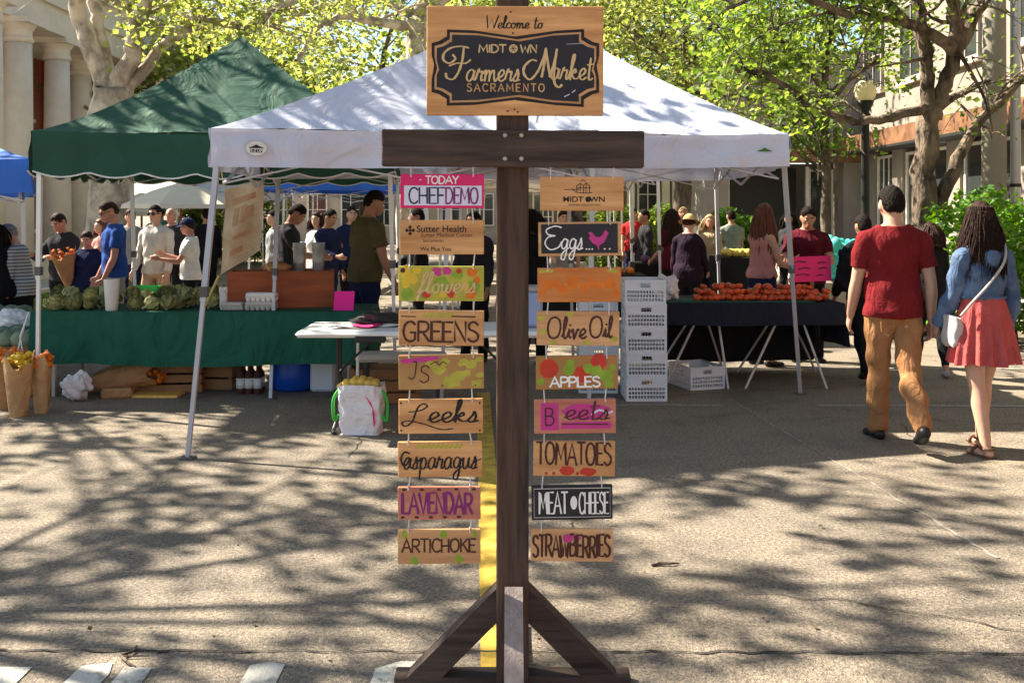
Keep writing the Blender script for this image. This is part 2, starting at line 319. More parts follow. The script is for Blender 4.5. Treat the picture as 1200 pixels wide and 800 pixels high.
# ------------------------------------------------------------------ brush lettering
def _c(s):
    out = []
    for st in s.split(';'):
        k = st.split(); out.append((k[0], [tuple(map(float, p.split(','))) for p in k[1:]]))
    return out
GL = {
'A': (.70, "l 0,0 .33,1 .66,0; l .12,.36 .55,.36"), 'B': (.62, "l .05,0 .05,1; c .05,1 .4,.97 .5,.77 .38,.56 .05,.52; c .05,.52 .45,.5 .58,.27 .42,.03 .05,0"),
'C': (.64, "c .58,.85 .4,1 .15,.9 .03,.5 .15,.1 .4,0 .58,.15"), 'D': (.68, "l .05,0 .05,1; c .05,1 .4,.95 .6,.5 .4,.05 .05,0"),
'E': (.55, "l .5,1 .05,1 .05,0 .5,0; l .05,.52 .42,.52"), 'F': (.53, "l .48,1 .05,1 .05,0; l .05,.52 .4,.52"),
'G': (.68, "c .58,.85 .4,1 .15,.9 .03,.5 .15,.1 .4,0 .58,.12; l .58,.12 .58,.45 .35,.45"), 'H': (.65, "l .05,0 .05,1; l .55,0 .55,1; l .05,.5 .55,.5"),
'I': (.2, "l .08,0 .08,1"), 'K': (.6, "l .05,0 .05,1; l .52,1 .06,.45; l .2,.6 .55,0"), 'L': (.52, "l .05,1 .05,0 .48,0"), 'M': (.82, "l .03,0 .1,1 .39,.25 .66,1 .74,0"),
'N': (.66, "l .05,0 .05,1 .56,0 .56,1"), 'O': (.72, "c .33,1 .12,.88 .03,.5 .12,.12 .33,0 .54,.12 .63,.5 .54,.88 .33,1"), 'P': (.58, "l .05,0 .05,1; c .05,1 .42,.97 .53,.74 .4,.5 .05,.46"),
'R': (.62, "l .05,0 .05,1; c .05,1 .42,.97 .53,.74 .4,.5 .05,.47; l .25,.47 .56,0"), 'S': (.56, "c .48,.85 .3,1 .08,.9 .08,.65 .3,.52 .48,.35 .45,.1 .22,0 .03,.14"),
'T': (.6, "l 0,1 .56,1; l .28,1 .28,0"), 'U': (.64, "c .05,1 .05,.3 .15,.04 .32,0 .5,.06 .57,.3 .57,1"), 'V': (.64, "l 0,1 .3,0 .6,1"), 'W': (.88, "l 0,1 .2,0 .42,.75 .62,0 .84,1"), 'Y': (.6, "l 0,1 .28,.5 .56,1; l .28,.5 .28,0"),
'J': (.45, "c .2,1 .36,.98 .36,.6 .34,.15 .18,0 .02,.12"),
'a': (.44, "c .34,.40 .2,.45 .06,.3 .05,.1 .17,0 .3,.14 .35,.4 .34,.1 .44,.04"), 'c': (.34, "c .31,.36 .2,.45 .06,.3 .06,.1 .18,0 .34,.1"), 'e': (.36, "c 0,.1 .18,.18 .30,.32 .22,.45 .08,.32 .08,.1 .2,0 .36,.1"),
'f': (.34, "c 0,.0 .16,.4 .30,.9 .22,1.0 .14,.8 .12,.2 .08,-.35 .02,-.2 .16,.05 .34,.12"), 'g': (.44, "c .33,.40 .18,.45 .06,.3 .06,.12 .18,.03 .3,.16 .35,.4 .33,-.1 .24,-.4 .08,-.36 .12,-.15 .44,.08"),
'i': (.2, "c 0,.05 .1,.42 .1,.1 .2,.04; l .11,.60 .13,.64"), 'k': (.42, "c 0,.08 .15,.6 .2,.95 .12,.95 .09,.5 .08,0; c .09,.18 .25,.42 .3,.3 .14,.22 .26,.05 .42,.05"), 'l': (.24, "c 0,.08 .14,.5 .19,.9 .12,1 .07,.7 .08,.15 .14,0 .24,.08"),
'm': (.60, "c 0,.3 .06,.42 .08,.2 .07,0; c .08,.2 .16,.4 .24,.4 .27,.2 .26,0; c .27,.2 .36,.4 .44,.4 .47,.15 .52,.0 .6,.06"), 'o': (.40, "c .2,.43 .07,.34 .05,.15 .17,0 .31,.12 .3,.34 .2,.43 .28,.36 .40,.38"),
'p': (.42, "c 0,.3 .08,.42 .08,.1 .06,-.4; c .08,.2 .18,.44 .32,.36 .32,.1 .2,.0 .08,.1; l .3,.06 .42,.06"), 'r': (.34, "c 0,.08 .1,.46 .14,.36 .26,.38 .24,.15 .26,.02 .34,.06"), 's': (.32, "c 0,.05 .14,.3 .18,.46 .24,.25 .2,.05 .1,0 .04,.06; l .16,.01 .32,.06"),
't': (.28, "c .12,.85 .1,.3 .12,.03 .2,0 .28,.06; l 0,.58 .26,.62"), 'u': (.44, "c 0,.3 .06,.42 .06,.15 .14,0 .27,.12 .33,.42 .33,.1 .44,.04"), 'v': (.36, "c 0,.3 .06,.42 .12,.05 .16,.02 .28,.42 .36,.38"), 'w': (.52, "c 0,.3 .05,.42 .07,.1 .15,0 .24,.15 .26,.4 .27,.1 .36,0 .44,.2 .46,.42 .52,.38"),
'.': (.2, "l .07,.0 .09,.04"), '-': (.35, "l .05,.45 .28,.47"), ' ': (.3, "")}
GL = {k: (w, _c(s) if s else []) for k, (w, s) in GL.items()}
def spline(P, n=5):
    out = []
    for i in range(len(P)-1):
        p0 = P[max(i-1, 0)]; p1 = P[i]; p2 = P[i+1]; p3 = P[min(i+2, len(P)-1)]
        for k in range(n):
            t = k/n
            out.append(tuple(.5*((2*p1[j])+(-p0[j]+p2[j])*t+(2*p0[j]-5*p1[j]+4*p2[j]-p3[j])*t*t+(-p0[j]+3*p1[j]-3*p2[j]+p3[j])*t**3) for j in range(len(p1))))
    out.append(tuple(P[-1])); return out
class Paint:
    """flat brush marks on the front (-Y) face of a board; every mark a hair higher than the one before"""
    def __init__(s, y): s.m = MB(); s.y = y
    def stroke(s, pts, w, taper=False):
        n = len(pts)
        if n < 2: return
        V = []; cap = w/2
        d0 = (Vector(pts[0])-Vector(pts[1])).normalized()*cap*.5; d1 = (Vector(pts[-1])-Vector(pts[-2])).normalized()*cap*.5
        pts = [tuple(Vector(pts[0])+d0)]+list(pts)+[tuple(Vector(pts[-1])+d1)]; n += 2
        for i, p in enumerate(pts):
            a = Vector(pts[max(i-1, 0)]); b = Vector(pts[min(i+1, n-1)]); t = (b-a)
            if t.length < 1e-9: t = Vector((1, 0))
            t.normalize(); ww = w*(.45 if i in (0, n-1) else RNG.uniform(.82,1.16))
            if taper: ww *= .55+.6*abs(t.y)
            if 0 < i < n-1:
                t1 = (Vector(p)-a).normalized(); t2 = (b-Vector(p)).normalized(); c = max(.55, math.sqrt(max(0, (1+t1.dot(t2))/2))); ww /= c
            q = Vector((-t.y, t.x))*ww/2; s.y -= 3e-6
            V += [(p[0]-q.x, s.y, p[1]-q.y), (p[0]+q.x, s.y, p[1]+q.y)]
        s.m.add(V, [(2*i, 2*i+2, 2*i+3, 2*i+1) for i in range(n-1)]); s.y -= 3e-5
    def text(s, txt, cx, cz, h, width=None, pen=.1, slant=0, taper=False, jit=0, kern=.0):
        tot = sum(GL[c][0]+kern for c in txt)-kern; sx = (width/tot) if width else h
        x = cx-tot*sx/2
        for c in txt:
            w, st = GL[c]; dz = RNG.uniform(-jit, jit)*h
            for k, P in st:
                Q = spline(P) if k == 'c' else P
                s.stroke([(x+p[0]*sx+slant*p[1]*h, cz+dz+(p[1]-.5)*h) for p in Q], pen*h, taper)
            x += (w+kern)*sx
    def poly(s, pts):
        s.m.add([(x, s.y, z) for x, z in pts], [tuple(range(len(pts)))]); s.y -= 3e-5
    def blob(s, cx, cz, rx, rz=None, n=12, irr=.12):
        rz = rz or rx; s.poly([(cx+math.cos(2*math.pi*i/n)*rx*(1+RNG.uniform(-irr, irr)), cz+math.sin(2*math.pi*i/n)*rz*(1+RNG.uniform(-irr, irr))) for i in range(n)])
    def rect(s, x0, z0, x1, z1): s.poly([(x0, z0), (x1, z0), (x1, z1), (x0, z1)])
    def build(s, name, mat, parent):
        if name.startswith(('painted_', 'screw', 'nail', 'scuff')) and s.m.f and all(len(f) != 4 or True for f in s.m.f):
            isl = {}                                  # every painted shape is a part of its own
            par = list(range(len(s.m.v)))
            def find(i):
                while par[i] != i: par[i] = par[par[i]]; i = par[i]
                return i
            for f in s.m.f:
                for i in f[1:]: par[find(i)] = find(f[0])
            for f in s.m.f: isl.setdefault(find(f[0]), []).append(f)
            for fs_ in isl.values():
                ids = sorted({i for f in fs_ for i in f}); k = {i: j for j, i in enumerate(ids)}; q = MB(); q.add([s.m.v[i] for i in ids], [tuple(k[i] for i in f) for f in fs_]); o = q.build(name, mat, parent)
            return o
        return s.m.build(name, mat, parent)
def fonttext(parent, txt, size, cx, cz, y, mat, sx=1, name='lettering', bold=0):
    cu = bpy.data.curves.new('t', 'FONT'); cu.body = txt; cu.size = size; cu.align_x = 'CENTER'; cu.align_y = 'CENTER'; cu.offset = bold
    o = bpy.data.objects.new('t', cu); COL.objects.link(o); dg = bpy.context.evaluated_depsgraph_get(); me = bpy.data.meshes.new_from_object(o.evaluated_get(dg)); bpy.data.objects.remove(o); me.materials.clear()
    for v in me.vertices: v.co = (cx+v.co.x*sx, y, cz+v.co.y)
    return link(name, me, mat, parent)

# ------------------------------------------------------------------ sign stand
DS = 3.29                                             # front of the post
S = DS/F
stand = empty('sign_stand', (0, DS+.05, 0), 0, 'tall dark timber signpost with crossbeam and splayed feet carrying the welcome board', 'signpost')
def SX(px): return (px-600)*S
def SZ(py): return CAMH-(py-HZ)*S
zt = SZ(-12)
m = MB(); m.box((0, 0, zt/2), (.109, .095, zt), bev=.004); m.build('post', 'post_wood', stand, (SX(600.5), 0, 0))
m = MB(); m.box((0, 0, 0), (.868, .05, .122), bev=.004); m.build('crossbeam', 'beam_wood', stand, (SX(601), -.0755, SZ(174.5)-.002), (0, R(.4), 0))
for bx, bz in ((592,160),(611,160),(592,187),(611,187)):
    m = MB(); m.lathe([(0,.004),(.006,.003),(.008,0)], 10); m.build('bolt', 'bolt_steel', stand, (SX(bx), -.101, SZ(bz)), (R(90),0,0), True)
for s_ in (-1, 1):                                      # side braces
    a = Vector((SX(600.5)+s_*.012, .0, .322)); b = Vector((SX(600.5)+s_*.355, .0, -.02))
    m = MB(); m.bar((0,0,0), b-a+(b-a).normalized()*-.03, .082, .075, up=(0,1,0)); m.build('brace', 'beam_wood', stand, a)
m = MB(); m.bar((0,-.01,0), (0,-.40,-.315), .075, .06, up=(1,0,0)); fb = m.build('brace', 'grey_wood', stand, (SX(602), -.055, .335))
m = MB(); m.box((0,0,.020), (.80,.085,.038), bev=.004); m.build('base_beam', 'beam_wood', stand, (SX(600.5), .004, 0))
m = MB(); m.box((0,0,.018), (.085,.95,.034), bev=.004); m.build('base_beam', 'post_wood', stand, (SX(600.5)+.001, 0, 0))
# welcome board
bw, bh = 209*S*.985, 129*S*.985
m = MB(); sb = None
wb = MB(); wb.box((0,0,0), (bw,.022,bh), bev=.002)
sb = wb.build('sign_board', 'cedar', stand, (SX(603.5), -.0605, SZ(72.5)), (0, R(.2), 0)); sb['label'] = 'cedar welcome board with black scalloped panel'
def U(x): return (x-603.5)*S*.985
def V_(y): return (72.5-y)*S*.985
def plaque(inset):
    # outline with stepped corners, long sides dipping to the middle
    L, Rr, T, B = 508+inset, 700-inset, 39+inset, 123-inset
    q = [(L+18,T+2),(L+18,T),(L+50,T+1),(L+98,T+8),(Rr-50,T+1),(Rr-18,T-1),(Rr-18,T+8),(Rr-8,T+14),(Rr,T+16),(Rr,T+30),(Rr-3,T+42),(Rr,B-30),(Rr,B-16),(Rr-8,B-14),(Rr-18,B-8),(Rr-18,B+1),(Rr-50,B-1),(L+98,B-7),(L+50,B-1),(L+18,B),(L+18,B-8),(L+8,B-14),(L,B-16),(L,B-30),(L+3,T+42),(L,T+30),(L,T+16),(L+8,T+14),(L+18,T+8)]
    return [(U(x), V_(y)) for x, y in q]
yf = -.0112
p = Paint(yf-.0006); p.poly(plaque(-3)[::-1]); p.build('panel_border', 'char', sb)
p = Paint(yf-.0011); p.poly(plaque(0.5)[::-1]); p.build('panel_outline', 'tan_board', sb)
p = Paint(yf-.0016); p.poly(plaque(3)[::-1]); p.build('panel', 'chalk_black', sb)
y2 = yf-.0022
def pw(px): return px*S*.985
p = Paint(yf-.0008); p.text('Welcome to', U(602), V_(27), pw(15), pw(68), .10, .15, True); p.build('lettering', 'char', sb)
p = Paint(y2); p.text('MIDT', U(577), V_(58.5), pw(9), pw(33), .2); p.text('WN', U(620), V_(58.5), pw(9), pw(20), .2); p.build('lettering', 'paint_cream', sb)
p = Paint(y2); p.blob(U(601.5), V_(58.5), pw(5.2), irr=0, n=18); o_ = p.build('round_letter', 'paint_cream', sb)
p = Paint(y2-.0006)
for k in range(6): a = k*math.pi/3; p.stroke([(U(601.5), V_(58.5)), (U(601.5)+math.cos(a)*pw(3.8), V_(58.5)+math.sin(a)*pw(3.8))], pw(.7))
p.build('orange_slice', 'chalk_black', sb)
FM = Paint(y2)
FM.text('armers', U(577), V_(82), pw(30), pw(64), .072, .10, True)
FM.text('arket', U(670), V_(80), pw(30), pw(50), .072, .10, True)
def fs(q, w=2.6): FM.stroke([(U(x), V_(y)) for x, y in spline(q)], pw(w), True)
fs([(549,58),(540,56),(528,58),(520,64),(519,72),(526,76),(533,71),(530,66)]); fs([(543,58),(541,74),(536,88),(530,95),(523,93),(522,88)]); fs([(526,79),(535,76),(545,76),(551,72)]); 
fs([(629,73),(623,72),(615,79),(614,88),(621,95),(630,86),(637,70),(640,58)]); fs([(640,58),(638,76),(635,92)]); fs([(640,60),(643,80),(645,92)]); fs([(645,90),(650,74),(653,59)]); fs([(653,59),(650,80),(650,98),(655,104),(659,101)])
FM.build('lettering', 'paint_cream', sb)
p = Paint(y2); p.text('SACRAMENTO', U(593), V_(104.5), pw(9), pw(92), .17, kern=.25); p.build('lettering', 'tan_board', sb)
p = Paint(y2); p.stroke([(U(662),V_(115)),(U(668),V_(112))], pw(1)); p.stroke([(U(671),V_(110)),(U(675),V_(107))], pw(1)); p.stroke([(U(664),V_(53)),(U(684),V_(52))], pw(.5)); p.build('scuff', 'paint_lilac', sb)
p = Paint(yf-.0008)
for x, y in ((598,15),(595,132),(603,130),(607,133),(601,40)): p.blob(U(x), V_(y), pw(1.2), n=7)
p.build('nail_head', 'char', sb)

# ------------------------------------------------------------------ the hanging boards
DB = DS-.045
SB = DB/F
PAINTY = -.0085
def board(rect, mat, label, prev=None, first=False):
    x0, y0, x1, y1 = rect; w = (x1-x0)*SB; h = (y1-y0)*SB
    m = MB(); m.box((0,0,0), (w,.016,h), bev=.0015)
    cx, cy = (x0+x1)/2, (y0+y1)/2
    o = m.build('hanging_sign', mat, None, (PX(cx, DB), DB+.012, PZ(cy, DB)), (0, R(RNG.uniform(-.7,.7)), R(RNG.uniform(-1.5,1.5))))
    tag(o, label, 'sign', 'produce boards hung from the signpost'); o['w'] = 0; del o['w']
    # the two cords this board hangs by
    topz = (y0-(prev[3] if prev else 190))*SB
    for s_ in (-1, 1):
        dx = s_*(w/2-.035)
        c = MB(); ex = RNG.uniform(-.008,.008); c.tube([(dx+ex, 0, h/2+topz+.012), (dx+ex*.4, -.002, h/2+topz*.5), (dx, 0, h/2-.012)], .0024, 6); 
        c.tube([(dx, -.0095, h/2-.010), (dx, -.0095, h/2), (dx, 0, h/2+.006)], .0022, 6); c.build('cord', 'cord', o)
    return o, w, h
LB = [(469,204,567,244),(468,258,567,298),(467,312,567,353),(467,364,567,405),(467,416,567,456),(467,468,566,508),(466,518,565,559),(466,571,563,609),(466,621,563,661)]
RB = [(633,207,731,247),(631,260,728,300),(630,314,728,354),(629,365,726,405),(628,417,724,456),(626,468,722,508),(625,517,721,558),(623,569,718,609),(622,620,718,658)]
Y1 = PAINTY; YA = PAINTY-.0006; YB = PAINTY-.0012
def mk(i, side, mat, label): L = LB if side < 0 else RB; return board(L[i], mat, label, L[i-1] if i else None)
# left stack
o, w, h = mk(0, -1, 'paint_pink', 'hanging sign reading today chef demo, pink border on white')
p = Paint(Y1); p.rect(-w*.455, -h*.42, w*.475, h*.16); p.build('white_field', 'paint_lilac', o)
p = Paint(YA); p.text('TODAY', 0, h*.33, h*.22, w*.40, .17); p.stroke([(-w*.27,h*.33),(-w*.25,h*.33)], .003); p.build('lettering', 'paint_white', o)
p = Paint(YA); p.text('CHEF', -w*.18, -h*.13, h*.46, w*.44, .11); p.build('lettering', 'ink_navy', o)
p = Paint(YA); p.text('DEMO', w*.24, -h*.13, h*.46, w*.40, .11); p.build('lettering', 'ink_purple', o)
o, w, h = mk(1, -1, 'cedar', 'plain cedar hanging sign with small black logo and printed lettering')
p = Paint(Y1); q = w*.05
for dx, dz in ((1,0),(-1,0),(0,1),(0,-1)): p.poly([(-w*.375+dx*q*.75+ax*q*.5, h*.20+dz*q*.75+az*q*.5) for ax, az in ((-1,0),(0,-1),(1,0),(0,1))])
p.poly([(-w*.375+ax*q*.45, h*.20+az*q*.45) for ax, az in ((-1,0),(0,-1),(1,0),(0,1))])
p.build('logo', 'char', o)
fonttext(o, 'Sutter Health', h*.27, w*.0, h*.235, Y1, 'char', 1.0, bold=.0004); fonttext(o, 'Sutter Medical Center', h*.17, w*.06, h*.06, Y1, 'ink_brown', 1); fonttext(o, 'Sacramento', h*.13, -w*.10, -h*.10, Y1, 'ink_brown', 1); fonttext(o, 'We Plus You', h*.17, -w*.07, -h*.35, Y1, 'char', 1, bold=.0002)
o, w, h = mk(2, -1, 'paint_olive', 'hanging sign reading flowers, yellow green with painted blossoms')
for mt, pts in (('paint_yellow', [(-.44,.36,.09),(-.36,.15,.08),(-.44,.02,.07),(-.30,.40,.06),(.02,-.33,.06),(.3,-.1,.07)]), ('paint_green', [(-.42,-.30,.10),(.0,-.02,.11),(.40,-.1,.09),(.2,.3,.08),(-.2,-.35,.07)]), ('paint_magenta', [(-.05,.36,.07),(.07,.38,.06)]), ('paint_orange', [(.38,.33,.075),(.36,-.30,.08),(.44,.12,.05)]), ('paint_red', [(-.18,-.33,.06),(.12,-.28,.07),(.22,.38,.04)])):
    p = Paint(Y1 if mt != 'paint_green' else Y1+.0003)
    for x, z, r in pts: p.blob(x*w*.95, z*h*.95, r*w*.8, irr=.25, n=11)
    p.build('painted_flower', mt, o)
p = Paint(YA); p.blob(-w*.45, h*.38, w*.03, irr=.1); p.build('painted_flower', 'ink_brown', o)
p = Paint(YB); p.text('flowers', w*.06, h*.04, h*.60, w*.68, .075, .2, True); p.build('lettering', 'paint_cream', o)
o, w, h = mk(3, -1, 'cedar', 'hanging cedar sign reading greens in brown capitals')
p = Paint(Y1); p.text('GREENS', 0, -h*.10, h*.56, w*.90, .125, jit=.03); p.stroke([(-w*.47,h*.33),(-w*.30,h*.32)], .004); p.stroke([(w*.12,h*.34),(w*.40,h*.33)], .004); p.build('lettering', 'ink_brown', o)
p = Paint(Y1)
for k in range(9): x = (-.22+k*.04)*w; p.stroke([(x,h*.31),(x+.01,h*.42)], .008)
p.build('painted_leaf', 'paint_olive', o)
o, w, h = mk(4, -1, 'orange_tan', 'faded hanging sign with curly initials and yellow green smears')
p = Paint(Y1)
for x, z, r in ((.10,-.28,.09),(.2,-.15,.09),(-.02,.08,.08),(.26,.28,.07),(.42,-.34,.07),(-.12,.22,.06),(.3,-.05,.06),(.36,.2,.07),(.45,-.1,.05),(.05,.3,.06),(.45,.35,.04),(.18,-.34,.06)): p.blob(x*w, z*h, r*w, r*w*.7, irr=.3)
p.build('painted_leaf', 'paint_olive', o)
p = Paint(Y1)
for x, z, r in ((-.40,.34,.08),(-.30,.36,.09),(-.18,.38,.09),(-.08,.42,.06)): p.blob(x*w, z*h, r*w, r*w*.35, irr=.3)
p.build('painted_smear', 'paint_magenta', o)
p = Paint(YA); p.text('J', -w*.34, h*.06, h*.5, w*.10, .08, .1); p.text('S', -w*.20, -h*.05, h*.5, w*.12, .08, .1); p.stroke([(a*w, b*h) for a, b in spline([(-.13,.22),(-.06,.30),(-.02,.2),(.02,.3),(.07,.22)])], .003); p.build('lettering', 'ink_brown', o)
p = Paint(YA); p.blob(w*.01,-h*.40,.003); p.blob(w*.40,-h*.40,.003); p.build('screw', 'char', o)
o, w, h = mk(5, -1, 'cedar', 'hanging cedar sign reading leeks in black script')
p = Paint(Y1)
def q2(pts, wd=.006): p.stroke([(a*w, b*h) for a, b in spline(pts)], wd, True)
q2([(-.20,.38),(-.26,.30),(-.30,.10),(-.34,-.15),(-.42,-.28),(-.46,-.18),(-.38,-.12),(-.2,-.22),(.0,-.38),(.14,-.36)]); q2([(-.20,.38),(-.16,.30),(-.24,.18),(-.38,.14)])
p.text('eeks', w*.14, h*.16, h*.66, w*.60, .105, .12, True); p.build('lettering', 'ink_black', o)
p = Paint(Y1)
for x, z in ((-.47,.40),(.46,.38),(-.47,-.4),(.46,-.42)): p.blob(x*w, z*h, .0035)
p.build('screw', 'char', o)
o, w, h = mk(6, -1, 'cedar', 'hanging cedar sign reading asparagus in black script')
p = Paint(Y1); p.text('asparagus', w*.0, h*.10, h*.74, w*.88, .068, .08, True); p.stroke([(a_*w, b_*h) for a_, b_ in spline([(-.36,.18),(-.42,.22),(-.46,.05),(-.44,-.14),(-.39,-.12),(-.36,.05)])], .006); p.stroke([(w*.4,-h*.1),(w*.49,h*.02)], .003); p.build('lettering', 'ink_black', o)
p = Paint(Y1+.0004)
for k in range(10): x = (-.27+k*.055)*w; p.stroke([(x,h*.33),(x+.012,h*.43)], .009)
p.build('painted_leaf', 'paint_olive', o)
o, w, h = mk(7, -1, 'rose_board', 'hanging sign reading lavendar in purple capitals')
p = Paint(Y1); p.text('LAVENDAR', -w*.02, 0, h*.62, w*.86, .145, jit=.03); p.build('lettering', 'ink_purple', o)
p = Paint(Y1)
for k in range(5): p.blob((-.42+k*.21)*w, h*.43, w*.028, h*.04); p.blob((-.44+k*.17)*w, -h*.42, w*.028, h*.04)
p.build('painted_mark', 'ink_brown', o)
o, w, h = mk(8, -1, 'tan_board', 'lowest hanging sign of its stack, reading artichoke in dark capitals with green marks')
p = Paint(Y1); p.text('ARTICHOKE', 0, h*.04, h*.38, w*.90, .15, jit=.02); p.build('lettering', 'ink_brown', o)
p = Paint(Y1)
for x, z, r in ((-.30,-.38,.045),(.24,-.36,.05),(.06,.36,.04),(-.42,.38,.03),(.43,.38,.03)): p.blob(x*w, z*h, r*w, h*.13, irr=.3)
p.build('painted_leaf', 'paint_green', o)
# right stack
o, w, h = mk(0, 1, 'cedar', 'orange cedar hanging sign with black emblem above the word midtown')
p = Paint(Y1); fonttext(o, 'MIDT', h*.22, -w*.105, -h*.17, Y1, 'char', 1.15, bold=.0005); fonttext(o, 'WN', h*.22, w*.185, -h*.17, Y1, 'char', 1.15, bold=.0005); p.blob(w*.075, -h*.165, h*.085, irr=0, n=16); fonttext(o, 'BUSINESS ASSOCIATION', h*.085, w*.03, -h*.33, Y1, 'char', 1)
def q3(pts, wd=.0022): p.stroke([(a*w, b*h) for a, b in pts], wd)
q3([(-.21,.12),(-.02,.12)]); q3(spline([(-.12,.16),(-.06,.04),(.10,.02),(.12,.05)])); q3([(-.06,.06),(-.06,.24),(-.02,.30),(.02,.24),(.02,.03)]); q3([(.02,.24),(.05,.32),(.09,.24),(.09,.03)]); q3([(-.02,.06),(-.02,.30)]); q3([(-.07,.17),(.11,.17)]); q3([(.05,.05),(.05,.3)]); q3([(-.01,.36),(.01,.41),(.04,.36)])
p.build('emblem', 'char', o)
o, w, h = mk(1, 1, 'tan_board', 'hanging chalkboard sign reading eggs with a pink hen')
p = Paint(Y1); p.rect(-w*.465, -h*.42, w*.46, h*.44); p.build('chalk_panel', 'chalk_black', o)
p = Paint(YA); p.text('ggs', -w*.10, h*.04, h*.70, w*.27, .06, .1); p.stroke([(a*w, b*h) for a, b in spline([(-.22,.34),(-.30,.38),(-.40,.28),(-.38,.14),(-.30,.10),(-.38,.06),(-.42,-.12),(-.36,-.30),(-.26,-.24),(-.22,-.08)])], .0045)
for x in (.08,.115,.15,.30,.36): p.blob(x*w, -h*.30, .0028, n=8)
p.build('lettering', 'paint_white', o)
p = Paint(YA); p.poly([(a*w, b*h) for a, b in [(.10,.18),(.13,.10),(.11,.02),(.15,-.12),(.21,-.20),(.22,-.32),(.235,-.32),(.235,-.20),(.29,-.12),(.32,.02),(.35,.16),(.31,.26),(.28,.12),(.24,.04),(.19,.06),(.16,.16),(.14,.20)]]); p.build('painted_hen', 'paint_magenta', o)
o, w, h = mk(2, 1, 'orange_board', 'hanging board smeared plain orange with no lettering')
p = Paint(Y1)
for x, z, r in ((-.44,.40,.04),(-.36,.42,.05),(.38,.42,.05),(.44,.40,.04)): p.blob(x*w, z*h, r*w, r*w*.5, irr=.3)
p.build('painted_leaf', 'paint_olive', o)
p = Paint(Y1)
for x, z, r in ((-.38,.0,.06),(-.28,.05,.05),(-.2,-.1,.06),(-.08,.06,.07),(.05,-.06,.05),(.16,.04,.06),(.27,-.02,.05),(.38,.05,.06),(.44,-.25,.04),(-.44,-.2,.04)): p.blob(x*w, z*h, r*w, r*w*1.1, irr=.35)
p.build('painted_smear', 'paint_orange', o)
o, w, h = mk(3, 1, 'tan_board', 'hanging sign reading olive oil in dark script')
p = Paint(Y1); p.text('Olive', -w*.14, h*.02, h*.62, w*.48, .10, .06); p.text('Oil', w*.27, h*.05, h*.62, w*.28, .10, .06); p.build('lettering', 'ink_brown', o)
p = Paint(Y1)
for x, z, r in ((-.44,.3,.05),(-.42,-.1,.05),(-.1,.42,.05),(.44,-.3,.05),(-.3,-.42,.05),(.1,-.42,.05)): p.blob(x*w, z*h, r*w, r*w*.6, irr=.3)
p.build('painted_leaf', 'paint_olive', o)
o, w, h = mk(4, 1, 'ochre_board', 'hanging sign reading apples, painted with red and green apples')
p = Paint(Y1+.0004)
for x, z, r in ((-.34,.14,.12),(.06,-.06,.10),(.27,.36,.10)): p.blob(x*w, z*h*.9, r*w, irr=.05)
p.build('painted_apple', 'paint_red', o)
p = Paint(Y1)
for x, z, r in ((-.10,.10,.08),(-.08,.30,.06),(.14,.14,.07),(.24,.05,.08),(.36,-.1,.09),(.44,.14,.05),(-.44,-.3,.05),(.40,-.36,.07)): p.blob(x*w, z*h*.9, r*w*.9, irr=.2)
p.build('painted_apple', 'paint_green', o)
p = Paint(YB); p.text('APPLES', -w*.02, -h*.28, h*.30, w*.62, .2); p.build('lettering', 'paint_white', o)
o, w, h = mk(5, 1, 'rose_board', 'hanging sign reading beets with pink painted block and stripe')
p = Paint(Y1+.0004); p.rect(-w*.42,-h*.40,-w*.20,h*.40); p.rect(-w*.17,-h*.36,w*.44,-h*.16); p.blob(w*.14,h*.14,w*.31,h*.26,irr=.12); p.build('pink_block', 'paint_magenta', o)
p = Paint(YA); p.text('B', -w*.31, 0, h*.5, w*.12, .09); p.text('eets', w*.14, h*.22, h*.62, w*.56, .09, .15, True); p.stroke([(-w*.16,-h*.22),(w*.40,-h*.24)], .0035); p.build('lettering', 'ink_brown', o)
p = Paint(YA); p.stroke([(a*w, b*h) for a, b in spline([(.20,.05),(.30,.18),(.40,.10),(.46,.14)])], .006); p.build('painted_beet', 'paint_lilac', o)
o, w, h = mk(6, 1, 'cedar', 'hanging sign reading tomatoes with two red tomatoes')
p = Paint(Y1); p.text('TOMATOES', 0, h*.14, h*.62, w*.92, .105, jit=.03); p.build('lettering', 'ink_brown', o)
p = Paint(YA); p.blob(-w*.09,-h*.34,w*.09,h*.13); p.blob(w*.17,-h*.37,w*.10,h*.12); p.blob(-w*.34,-h*.42,w*.02); p.blob(-w*.25,-h*.42,w*.02); p.blob(w*.04,-h*.42,w*.02); p.build('painted_tomato', 'paint_red', o)
o, w, h = mk(7, 1, 'chalk_black', 'hanging black chalkboard sign reading meat and cheese')
p = Paint(Y1); p.text('MEAT', -w*.23, 0, h*.62, w*.36, .085); p.text('CHEESE', w*.27, -h*.02, h*.62, w*.37, .075); p.blob(w*.02, 0, w*.042, h*.2, irr=.02, n=18)
q = [(-.47,-.42),(-.47,.42),(.47,.42),(.47,-.42),(-.47,-.42)]; p.stroke([(a*w, b*h) for a, b in q], .0012); p.build('lettering', 'paint_white', o)
p = Paint(YA); p.text('C', w*.02, 0, h*.18, w*.035, .2); p.build('lettering', 'ink_black', o)
o, w, h = mk(8, 1, 'tan_board', 'lowest hanging sign of its stack, reading strawberries in brown capitals')
p = Paint(Y1); p.text('STRAWBERRIES', 0, -h*.02, h*.66, w*.95, .11, jit=.05); p.build('lettering', 'ink_brown', o)
p = Paint(YA); p.blob(-w*.05,h*.22,w*.06,h*.14); p.blob(w*.06,h*.24,w*.05,h*.12); p.build('painted_strawberry', 'paint_magenta', o)
